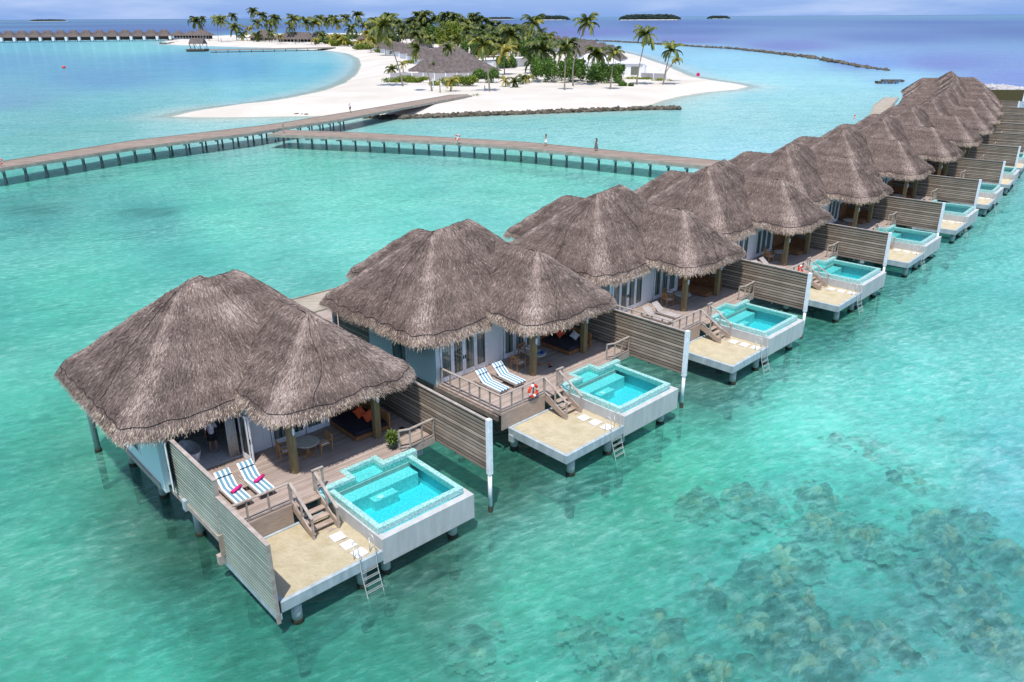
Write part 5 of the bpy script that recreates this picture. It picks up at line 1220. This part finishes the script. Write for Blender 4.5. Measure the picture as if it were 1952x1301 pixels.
# the grove behind, crowns read from the picture
grove = [(110,165,28,'d'),(190,200,30,'d'),(250,125,26,'d'),(330,175,18,'d'),(395,190,16,'d'),(500,185,30,'d'),(548,105,20,'d'),(620,110,28,'d'),(655,185,30,'d'),(755,140,24,'d'),(850,115,26,'d'),(935,125,24,'d'),(1035,175,34,'g'),(1150,115,22,'d'),(1175,160,30,'d'),(1272,155,22,'d'),(1330,185,20,'d'),(1398,180,20,'d'),(1480,215,22,'d'),(1545,245,32,'d'),(1640,240,32,'d'),(700,260,28,'d'),(960,220,30,'d'),(1090,250,34,'g'),(1230,240,30,'d'),(1330,280,34,'d'),(1440,290,36,'g'),(1210,330,40,'g'),(1120,330,30,'d'),(950,330,24,'g'),(1660,360,36,'d'),(1740,300,34,'d'),(1850,480,40,'d'),(1900,330,34,'d'),(1610,430,30,'g'),(1760,560,34,'d'),(660,330,20,'g'),(60,330,24,'y'),(1350,370,34,'g')]
_r = random.Random(4)
for _ in range(34):
    x_ = _r.uniform(60, 1850); grove.append((x_, _r.uniform(170, 300)+(x_ > 1300)*_r.uniform(0, 160), _r.uniform(20, 34), _r.choice('ddg')))
grove.sort(key=lambda a: a[0])
for i, (x, y, cr, kd) in enumerate(grove):
    c = Z2(x, y); palm(c[0]+random.uniform(-5, 5), min(max(c[1]+22+random.uniform(0, 8), 84), 152), c[0], c[1], cr, kd, '%s crown from the left in the dense palm grove' % (ORD[i] if i < 30 else ORD[i-30]+' past the thirtieth' if i < 60 else ORD[i-60]+' past the sixtieth'))
beachp = [(150,140,24,'d',180,280),(212,120,12,'d',240,290),(335,130,20,'g',325,295),(375,140,20,'g',350,300),(490,100,16,'d',495,285),(492,185,24,'g',500,290),(690,65,18,'d',760,300),(765,98,18,'d',800,300),(708,150,18,'d',745,290),(800,150,18,'g',800,300),(850,150,20,'d',870,290),(900,120,20,'d',1045,320),(1045,125,24,'g',1075,310),(1010,175,20,'d',1000,300),(1160,150,24,'g',1195,325),(1242,150,24,'g',1245,300),(1290,115,20,'d',1300,280),(1352,130,22,'g',1350,290),(1412,115,18,'d',1415,300),(1445,150,22,'g',1450,310),(1525,112,20,'d',1530,300),(1575,200,28,'d',1580,345),(1640,95,20,'d',1640,330),(1695,175,20,'g',1700,330),(1812,140,24,'d',1815,300),(1890,190,30,'d',1890,320)]
for i, (x, y, cr, kd, bx, by) in enumerate(beachp):
    c = Z1(x, y); b = Z1(bx, by); palm(b[0], b[1], c[0], c[1], cr, kd, '%s palm from the left along the far curved beach' % ORD[i])
low = [(625,200,18,'y',290),(690,250,20,'g',298),(560,245,18,'g',290),(820,225,18,'g',300),(900,262,16,'y',310),(1225,290,14,'y',330),(1285,245,20,'d',320),(1380,285,22,'y',330),(1450,280,26,'y',335),(1500,300,22,'y',340),(1640,325,24,'y',365),(1690,330,22,'y',370),(1770,310,26,'y',385),(1835,370,16,'y',400),(1880,290,34,'g',430),(1920,380,14,'g',410),(1990,370,16,'y',415),(2050,400,16,'g',425),(2100,385,18,'d',430),(2150,400,16,'g',440),(1700,240,20,'y',340)]
for i, (x, y, cr, kd, by) in enumerate(low):
    c = Z1(x, y); b = Z1(x, by); palm(b[0], b[1], c[0], c[1], cr, kd, '%s low bushy palm from the left behind the curved beach' % ORD[i], thick=.8)
# ---- bushes, hedges, leafy trees
def leafmass(name, lab, cat, px0, px1, pyb, hpxs, depth, mat, dens=26, trunk=False, lift=0., leaf=.32, seed=0, grp=None):
    a, b = G(px0, pyb, 1.0), G(px1, pyb, 1.0); c = (a+b)/2; W_ = (b-a).length; H_ = hpx(c, hpxs); r = thing(name, lab, cat, (c.x, c.y+depth/2, .9), math.atan2((b-a).y, (b-a).x), grp)
    rg2 = np.random.default_rng(seed+int(px0)); N_ = int(min(9000, dens*(W_*depth+W_*H_*1.4)))
    ncl = max(4, int(W_*depth/5)); cc = np.stack([rg2.uniform(-W_/2, W_/2, ncl)*.9, rg2.uniform(-depth/2, depth/2, ncl)*.85, rg2.uniform(.35, .85, ncl)*H_], 1)
    rad = np.stack([rg2.uniform(.6, 1.3, ncl)]*3, 1)*np.array([max(1., W_/ncl**.5*.55), max(.8, depth/ncl**.5*.6), H_*.32])
    k_ = rg2.integers(0, ncl, N_); d = rg2.normal(0, 1, (N_, 3)); d /= np.linalg.norm(d, axis=1)[:, None]; rr3 = rg2.uniform(.55, 1.05, N_)[:, None]; P_ = cc[k_]+d*rad[k_]*rr3; P_[:, 2] = np.maximum(P_[:, 2], .05+lift*H_)
    s1 = rg2.normal(0, 1, (N_, 3)); s1 /= np.linalg.norm(s1, axis=1)[:, None]; s2 = np.cross(s1, d+rg2.normal(0, .5, (N_, 3))); s2 /= np.linalg.norm(s2, axis=1)[:, None]+1e-6; lf = leaf*rg2.uniform(.5, 1.1, N_)[:, None]
    V = np.stack([P_-s1*lf, P_+s2*lf*.5, P_+s1*lf, P_-s2*lf*.5], 1).reshape(-1, 3); tone = np.repeat(np.clip(rg2.normal(.45, .17, N_)+.25*(rg2.uniform(0, 1, ncl)[k_]-.5), 0, 1), 4)
    mesh_np('foliage', V, np.arange(len(V)).reshape(-1, 4), mat, r, tone)
    for i in range(3 if trunk else 1):
        m = MB(); x = (i-1)*W_*.1 if trunk else 0; m.tube([(x*.3, 0, -.5), (x, 0, H_*.35), (x*2.2, .2*i, H_*.75)], [.22 if trunk else .1, .15 if trunk else .08, .05], 6); m.build('trunk', 'trunkbark', r)
    return r
leafmass('bush', 'large dark green bush mass below the tallest curved palm', 'bush', 1010, 1120, 163, 42, 16, 'bushleaf', 30, leaf=.42)
leafmass('bush', 'dark green bushes between the palms and the white building', 'bush', 1114, 1196, 163, 34, 10, 'bushleaf', 30, leaf=.38)
leafmass('bush', 'rounded low bush on the sand right of the short palm', 'bush', 1178, 1207, 168, 14, 4, 'bushleaf', 40, leaf=.28)
leafmass('hedge', 'low bright hedge below the olive window', 'hedge', 1192, 1240, 155, 7, 2.5, 'hedgeleaf', 40, leaf=.25)
leafmass('hedge', 'small clump of hedge before the short grey fence', 'hedge', 1246, 1266, 157, 7, 2, 'hedgeleaf', 40, leaf=.22)
leafmass('bush', 'tiny isolated shrub right of the short grey fence', 'bush', 1273, 1281, 157.5, 5, 1.2, 'hedgeleaf', 60, leaf=.2)
leafmass('hedge', 'long yellow-green hedge in front of the grey panel fence, left half', 'hedge', 733, 815, 162, 13, 3.6, 'hedgeleaf', 44, leaf=.3)
leafmass('hedge', 'green hedge in front of the grey panel fence, right half', 'hedge', 815, 905, 169, 19, 5, 'hedgeleaf', 38, leaf=.32)
leafmass('hedge', 'green hedge rising beside the white annex', 'hedge', 903, 948, 162, 26, 6, 'bushleaf', 30, leaf=.34)
leafmass('bush', 'dark bush along the upper part of the sand path', 'bush', 945, 984, 134, 24, 10, 'bushleaf', 26, leaf=.4)
leafmass('bush', 'yellow shrubs between the beach and the first roofs', 'bush', 770, 832, 124, 10, 5, 'hedgeleaf', 30, leaf=.34)
leafmass('tree', 'slender leafy tree in front of the broad thatched roof', 'tree', 817, 829, 154, 30, 2.5, 'bushleaf', 50, True, .25, .3)
leafmass('tree', 'light green leafy tree in the middle of the grove', 'tree', 832, 880, 98, 46, 14, 'hedgeleaf', 20, True, .25, .6)
leafmass('tree', 'light green leafy tree left of the grove centre', 'tree', 808, 838, 94, 36, 12, 'bushleaf', 20, True, .25, .6)
leafmass('tree', 'dark leafy tree filling the right of the grove', 'tree', 895, 965, 100, 34, 18, 'bushleaf', 16, True, .2, .6)
leafmass('tree', 'dark leafy tree beside the head of the sand path', 'tree', 992, 1040, 126, 42, 16, 'bushleaf', 18, True, .05, .6)
leafmass('tree', 'dark undergrowth thicket left of the grove behind the flat-ridged roof', 'tree', 712, 760, 84, 12, 22, 'bushleaf', 10, leaf=.8)
leafmass('tree', 'dark thicket at the back of the grove, middle part', 'tree', 800, 900, 86, 22, 22, 'bushleaf', 8, leaf=.8)
leafmass('tree', 'dark thicket at the back of the grove, right part', 'tree', 900, 1020, 92, 26, 24, 'bushleaf', 8, leaf=.8)
leafmass('tree', 'mixed green thicket left of the white annex', 'tree', 878, 945, 112, 26, 12, 'bushleaf', 14, leaf=.6)
leafmass('tree', 'dark thicket closing the top of the sand path', 'tree', 965, 1012, 106, 26, 14, 'bushleaf', 12, leaf=.6)
leafmass('tree', 'low green thicket behind the long restaurant', 'tree', 600, 700, 78, 9, 20, 'bushleaf', 8, leaf=.8)
leafmass('bush', 'yellow and orange shrubs behind the curved beach', 'bush', 625, 672, 90, 12, 8, 'hedgeleaf', 16, leaf=.6)
leafmass('bush', 'yellow-green shrubs along the beach below the pointed pavilion', 'bush', 672, 715, 97, 10, 7, 'hedgeleaf', 18, leaf=.5)
leafmass('bush', 'bright shrubs in front of the lagoon side roofs, beach edge', 'bush', 715, 752, 103, 9, 5, 'hedgeleaf', 18, leaf=.45)
leafmass('bush', 'dark shrubs right of the long restaurant', 'bush', 604, 630, 86, 8, 8, 'bushleaf', 16, leaf=.6)
leafmass('creeper', 'patch of pale creeping plants at the boardwalk end', 'creeper', 893, 912, 188, 8, 3, 'hedgeleaf', 7, leaf=.2)
leafmass('creeper', 'thin creepers along the upper edge of the boardwalk', 'creeper', 835, 858, 180, 5, 2, 'hedgeleaf', 5, leaf=.18)
leafmass('bush', 'green shrubs between the lagoon side villas and the beach', 'bush', 745, 790, 108, 9, 6, 'hedgeleaf', 22, leaf=.4)
# ================================================================== ROCKS, REEF, SMALL THINGS
def rockline(name, lab, pts, wid, size, n_, mat='rock', z=0., cat='breakwater', tall=.8):
    P_ = [G(*q) for q in pts]; seg = [(P_[i+1]-P_[i]).length for i in range(len(P_)-1)]; tot = sum(seg); its = []
    for _ in range(n_):
        t = rg.uniform(0, tot); i = 0
        while t > seg[i]: t -= seg[i]; i += 1
        q = P_[i].lerp(P_[i+1], t/seg[i]); s_ = size*rg.uniform(.45, 1.3); its.append((q.x+rg.normal(0, wid*.3), q.y+rg.normal(0, wid*.35), z+rg.uniform(-.2, .45)*tall, s_, s_*rg.uniform(.6, 1), s_*rg.uniform(.5, .8)))
    o = blobs(name, its, mat, .3); tag(o, lab, cat, None, 'stuff'); return o
rockline('rock_groyne', 'dark rock groyne along the near edge of the island beach', [(700, 224), (760, 226.5), (850, 223), (900, 220.5), (1000, 217.5), (1100, 213.5), (1200, 210), (1288, 208.5)], 2.0, .62, 1500)
rockline('reef_breakwater', 'thin line of dark rocks separating lagoon and deep sea', [(1030, 75.5), (1105, 78), (1168, 80), (1249, 84.5), (1330, 90), (1400, 94), (1480, 103), (1560, 113), (1600, 121)], 4, 1.1, 700, z=.15)
rockline('reef_breakwater', 'scattered dark rocks ending the outer reef line', [(1606, 122), (1635, 127), (1665, 132)], 2.5, .9, 70, z=.1); rockline('reef_breakwater', 'last few dark rocks of the outer reef line', [(1676, 132.5), (1690, 135), (1697, 136)], 2, .8, 22, z=.1)
rockline('rock_groyne', 'small dark rock pile at the left tip of the far beach', [(306, 84), (322, 84.5), (345, 82)], 3, 1.4, 60)
rockline('sea_wall', 'pale rock sea wall beyond the last privacy fences', [(1885, 172), (1905, 175), (1935, 178), (1960, 182), (1990, 187)], 5, 1.1, 420, 'paverock', .6)
for i, (px, py, s_, lb) in enumerate(((479, 214.5, .5, 'flat piece of driftwood at the spit'), (521, 217.5, .6, 'larger dark rock at the spit edge'), (530, 217, .5, 'dark rock beside the larger one'), (537, 219, .45, 'flat dark rock right of the pair'), (566, 219.8, .5, 'single dark rock in the middle of the spit edge'), (576, 220, .3, 'tiny dark rock right of the single one'), (584, 220.3, .4, 'rightmost dark rock before the boardwalk'))):
    g = G(px, py); o = blobs('driftwood' if i == 0 else 'beach_rock', [(g.x, g.y, .2, s_*(3 if i == 0 else 1.4), s_*(.5 if i == 0 else 1), s_*.55)], 'driftwood' if i == 0 else 'rock', .2); tag(o, lb, 'driftwood' if i == 0 else 'rock', None if i == 0 else 'rocks on the spit')
g = G(122, 130.5); m = MB(); m.lathe((0, 0, 0), [(0, -.5), (.55, -.25), (.8, .2), (.6, .75), (.15, .95), (.1, 1.2), (0, 1.2)], 18); o = m.build('buoy', 'red', None, True); o.location = (g.x, g.y, .1); tag(o, 'red buoy floating in the blue lagoon', 'buoy')
g = G(1330, 152, .6); r = thing('beach_sign', 'round magenta warning sign on a post at the sand tip', 'sign', (g.x, g.y, .5)); m = MB(); m.tube([(0, 0, -.3), (0, 0, 1.2)], .07, 8); m.build('post', 'whitepaint', r); m = MB(); m.tube([(0, -.06, 1.7), (0, .0, 1.7)], .62, 20); m.build('sign_disc', 'magenta', r)
g = G(1366, 166, .3); r = thing('beach_post', 'thin orange-tipped marker post on the sand tip', 'post', (g.x, g.y, .2)); m = MB(); m.tube([(0, 0, -.3), (0, 0, 1.3)], .04, 6); m.build('post', 'ringwhite', r); m = MB(); m.box(-1.2, 1.0, -.1, .1, -.1, .08); m.build('base_board', 'driftwood', r)
for i, (px, py, w) in enumerate(((1690, 159.5, 5.5), (1701, 156.5, 5.5))):
    g = G(px, py); r = thing('floating_platform', ['nearer floating dark raft with orange drums', 'farther floating dark raft behind the nearer one'][i], 'raft', (g.x, g.y, 0), -.1, 'floating rafts'); m = MB(); m.box(-w*.6, w*.6, -1.6, 1.6, .25, .7); m.build('deck', 'darkwood', r)
    for x in range(6):
        q = MB(); q.tube([((x-2.5)*w*.2, -1.7, .25), ((x-2.5)*w*.2, 1.7, .25)], .42, 10); q.build('drum', 'tankblue' if (x+i) % 3 else 'driftwood', r)
g = G(1627, 237, JZ); r = thing('marker_flag', 'small red and white flag board at the edge of the rear boardwalk', 'sign', (g.x, g.y, JZ)); m = MB(); m.tube([(0, 0, 0), (0, 0, 1.4)], .05, 6); m.build('post', 'ringwhite', r); m = MB(); m.box(-.14, .14, -.03, .03, .9, 1.6); m.build('board', 'red', r); m = MB(); m.box(-.11, .11, -.05, -.03, 1.1, 1.35); m.build('notice', 'ringwhite', r)
g = G(1917, 185, 2.5); r = thing('brown_screen', 'brown end screen with white post beyond the last fences', 'fence', (g.x, g.y, 1.5), -.15); m = MB(); m.box(-3.8, 3.8, -.1, .1, 0, 2.6); m.build('panel', 'brownpanel', r); m = MB(); m.box(3.8, 4.4, -.2, .2, -.5, 2.75); m.build('post', 'white', r); m = MB(); m.box(-3.8, 4.2, -.2, .8, -1.8, 0); m.build('base', 'concrete_blue', r)
# parasols
k_ = 0
for px, py in ((412, 79), (422, 78.6), (434, 78.2), (444, 78), (456, 77.8), (466, 77.8), (476, 77.5)):
    g = G(px, py, 1); r = thing('beach_parasol', '%s pale parasol from the left beside the far restaurant' % ORD[k_], 'parasol', (g.x, g.y, 1.0), 0, 'pale parasols on the far beach'); k_ += 1
    m = MB(); m.lathe((0, 0, 0), [(2.8, 2.9), (1.4, 3.7), (0, 4.2), (0, 4.1), (2.7, 2.8)], 12); m.build('canopy', 'umbrella', r); m = MB(); m.tube([(0, 0, 0), (0, 0, 3.9)], .07, 6); m.build('pole', 'whitepaint', r)
for i, (px, py) in enumerate(((755, 96), (763, 97))):
    g = G(px, py+3, 1); r = thing('beach_parasol', ['left', 'right'][i]+' white parasol beside the lagoon side villas', 'parasol', (g.x, g.y, 1.0), 0, 'white villa parasols'); m = MB(); m.lathe((0, 0, 0), [(2.2, 2.7), (1.1, 3.3), (0, 3.7), (0, 3.6), (2.1, 2.6)], 12); m.build('canopy', 'white', r); m = MB(); m.tube([(0, 0, 0), (0, 0, 3.4)], .07, 6); m.build('pole', 'whitepaint', r)
# volleyball net / posts on the sand
a, b = G(743, 161, 1), G(816, 158.5, 1); r = thing('volleyball_net', 'yellow-green beach volleyball net in front of the hedge', 'net', (a.x, a.y, 1)); O = (a.x, a.y, 1)
m = MB(O); m.bar((a.x, a.y, 2.9), (b.x, b.y, 2.9), .05, .35); m.build('net_band', 'turf', r)
for q in (a, b): m = MB(O); m.tube([(q.x, q.y, .5), (q.x, q.y, 3.2)], .09, 8); m.build('post', 'whitepaint', r)
for px, py, h_, lb in ((826, 172, 3.2, 'bare pale pole near the windswept palm'), (839, 181, 3.6, 'weathered timber sign post by the boardwalk'), (924, 173, 1.4, 'short timber stump by the tall palm'), (943.5, 163, 2.2, 'white bollard at the hedge end')):
    g = G(px, py, 1); r = MB(); r.tube([(0, 0, -.3), (.03, 0, h_*.5), (0, 0, h_)], [.13, .12, .1], 8); o = r.build('timber_post', 'whitepaint' if 'white' in lb or 'pale' in lb else 'driftwood', None, True); o.location = (g.x, g.y, 1); tag(o, lb, 'post')
# far islands
def far_island(lab, px0, px1, pyh, dist_, beach=True, dens=500):
    k0 = G(px0, 120).normalized(); k1 = G(px1, 120).normalized(); k0.z = k1.z = 0; k0.normalize(); k1.normalize(); a, b = k0*dist_, k1*dist_; c = (a+b)/2; W_ = (b-a).length; H_ = pyh*dist_/FOC
    r = thing('far_island', lab, 'island', (c.x, c.y, 0), math.atan2((b-a).y, (b-a).x)); m = MB(); n_ = 40
    vs = [(math.cos(2*PI*i/n_)*W_*.52, math.sin(2*PI*i/n_)*W_*.2, -1) for i in range(n_)]+[(math.cos(2*PI*i/n_)*W_*.5, math.sin(2*PI*i/n_)*W_*.18, H_*.09) for i in range(n_)]
    m.add(vs, [(i, (i+1) % n_, n_+(i+1) % n_, n_+i) for i in range(n_)]+[tuple(range(n_, 2*n_))]); m.build('sand_rim', 'islandsand', r)
    its = []; rr4 = np.random.default_rng(int(px0))
    for _ in range(dens):
        t = rr4.uniform(-1, 1); y = rr4.uniform(-1, 1)*math.sqrt(1-t*t)*W_*.15; hh = H_*rr4.uniform(.62, 1)*(1-abs(t)**6*.6); s_ = H_*.16*rr4.uniform(.7, 1.5); its.append((t*W_*.47, y, hh*.8, s_*1.6, s_*1.6, s_)); its.append((t*W_*.47, y, hh*.4, s_*2, s_*2, H_*.3))
    o = blobs('tree_canopy', its, 'islandtree', .35); o.parent = r; return r
flat('islandsand', (.6, .56, .5), .9); flat('islandtree', (.018, .034, .026), .9)
far_island('dark wooded islet above the palm grove, right of its centre', 1010, 1083, 7.5, 6000)
far_island('largest dark wooded islet on the horizon', 1177, 1290, 9.5, 5200, dens=700)
far_island('small flat islet on the horizon, right of the largest', 1342, 1383, 5, 7000, dens=250)
far_island('low faint islet behind the palms left of the grove top', 782, 822, 5.5, 7500, dens=250)
far_island('low built-up islet on the horizon with pale specks', 928, 980, 4, 8500, dens=250)
far_island('very faint long islet near the left of the horizon', 74, 144, 3, 12000, dens=200)
# ================================================================== LIGHT, SKY, CAMERA
SUN_EL, SUN_AZ = 68.0, 188.0      # azimuth measured from the viewing direction (+y) toward +x
sd = bpy.data.lights.new('sun', 'SUN'); sd.energy = 3.1; sd.angle = R(.8); sd.color = (1, .965, .91); so = bpy.data.objects.new('sun', sd); C.objects.link(so)
az, el = R(SUN_AZ), R(SUN_EL); dv = Vector((math.sin(az)*math.cos(el), math.cos(az)*math.cos(el), math.sin(el))); so.rotation_euler = dv.to_track_quat('Z', 'Y').to_euler(); so.location = (0, 0, 80)
w = bpy.data.worlds.new('World'); bpy.context.scene.world = w; w.use_nodes = True; t = w.node_tree; t.nodes.clear()
sky = t.nodes.new('ShaderNodeTexSky'); sky.sky_type = 'NISHITA'; sky.sun_disc = False; sky.sun_elevation = el; sky.sun_rotation = az; sky.air_density = 1.0; sky.dust_density = .6; sky.ozone_density = 2.0
tc = t.nodes.new('ShaderNodeTexCoord'); mp = t.nodes.new('ShaderNodeMapping'); mp.inputs['Scale'].default_value = (1.6, 1.6, 11); t.links.new(tc.outputs['Generated'], mp.inputs[0])
nz = t.nodes.new('ShaderNodeTexNoise'); nz.inputs['Scale'].default_value = 2.6; nz.inputs['Detail'].default_value = 7; nz.inputs['Roughness'].default_value = .55; t.links.new(mp.outputs[0], nz.inputs['Vector'])
rp = t.nodes.new('ShaderNodeValToRGB'); rp.color_ramp.elements[0].position = .47; rp.color_ramp.elements[1].position = .66; rp.color_ramp.elements[1].color = (.75, .75, .75, 1); t.links.new(nz.outputs['Fac'], rp.inputs[0])
tint = t.nodes.new('ShaderNodeMix'); tint.data_type = 'RGBA'; tint.blend_type = 'MULTIPLY'; tint.inputs[0].default_value = 1; t.links.new(sky.outputs[0], tint.inputs[6]); tint.blend_type = 'MIX'; tint.inputs[0].default_value = .85; tint.inputs[7].default_value = (.55, 1.45, 3.7, 1)
# only the band near the horizon takes the blue tint
sx = t.nodes.new('ShaderNodeSeparateXYZ'); t.links.new(tc.outputs['Generated'], sx.inputs[0]); mr = t.nodes.new('ShaderNodeMapRange'); mr.inputs[1].default_value = 0; mr.inputs[2].default_value = .35; mr.inputs[3].default_value = 1; mr.inputs[4].default_value = 0; t.links.new(sx.outputs['Z'], mr.inputs[0])
mA = t.nodes.new('ShaderNodeMix'); mA.data_type = 'RGBA'; t.links.new(mr.outputs[0], mA.inputs[0]); t.links.new(sky.outputs[0], mA.inputs[6]); t.links.new(tint.outputs[2], mA.inputs[7])
mB = t.nodes.new('ShaderNodeMix'); mB.data_type = 'RGBA'; t.links.new(rp.outputs[0], mB.inputs[0]); t.links.new(mA.outputs[2], mB.inputs[6]); mB.inputs[7].default_value = (2.6, 3.2, 4.5, 1)
bg = t.nodes.new('ShaderNodeBackground'); bg.inputs[1].default_value = .15; ow = t.nodes.new('ShaderNodeOutputWorld'); t.links.new(mB.outputs[2], bg.inputs[0]); t.links.new(bg.outputs[0], ow.inputs[0])
cd = bpy.data.cameras.new('camera'); cd.sensor_width = 36; cd.lens = FOC/1952*36; cd.clip_end = 300000; cd.clip_start = .5
co = bpy.data.objects.new('camera', cd); C.objects.link(co); co.location = (0, 0, HC); co.rotation_mode = 'QUATERNION'
co.rotation_quaternion = (Matrix.Rotation(PI/2-PIT, 4, 'X') @ Matrix.Rotation(ROL, 4, 'Z')).to_quaternion()
sc = bpy.context.scene; sc.camera = co
sc.view_settings.view_transform = 'Standard'; sc.view_settings.look = 'None'; sc.view_settings.exposure = .58; sc.view_settings.gamma = 1
sc.cycles.max_bounces = 6; sc.cycles.transparent_max_bounces = 12; sc.cycles.caustics_reflective = False; sc.cycles.caustics_refractive = False
sc.cycles.use_denoising = True; sc.cycles.sample_clamp_indirect = 6
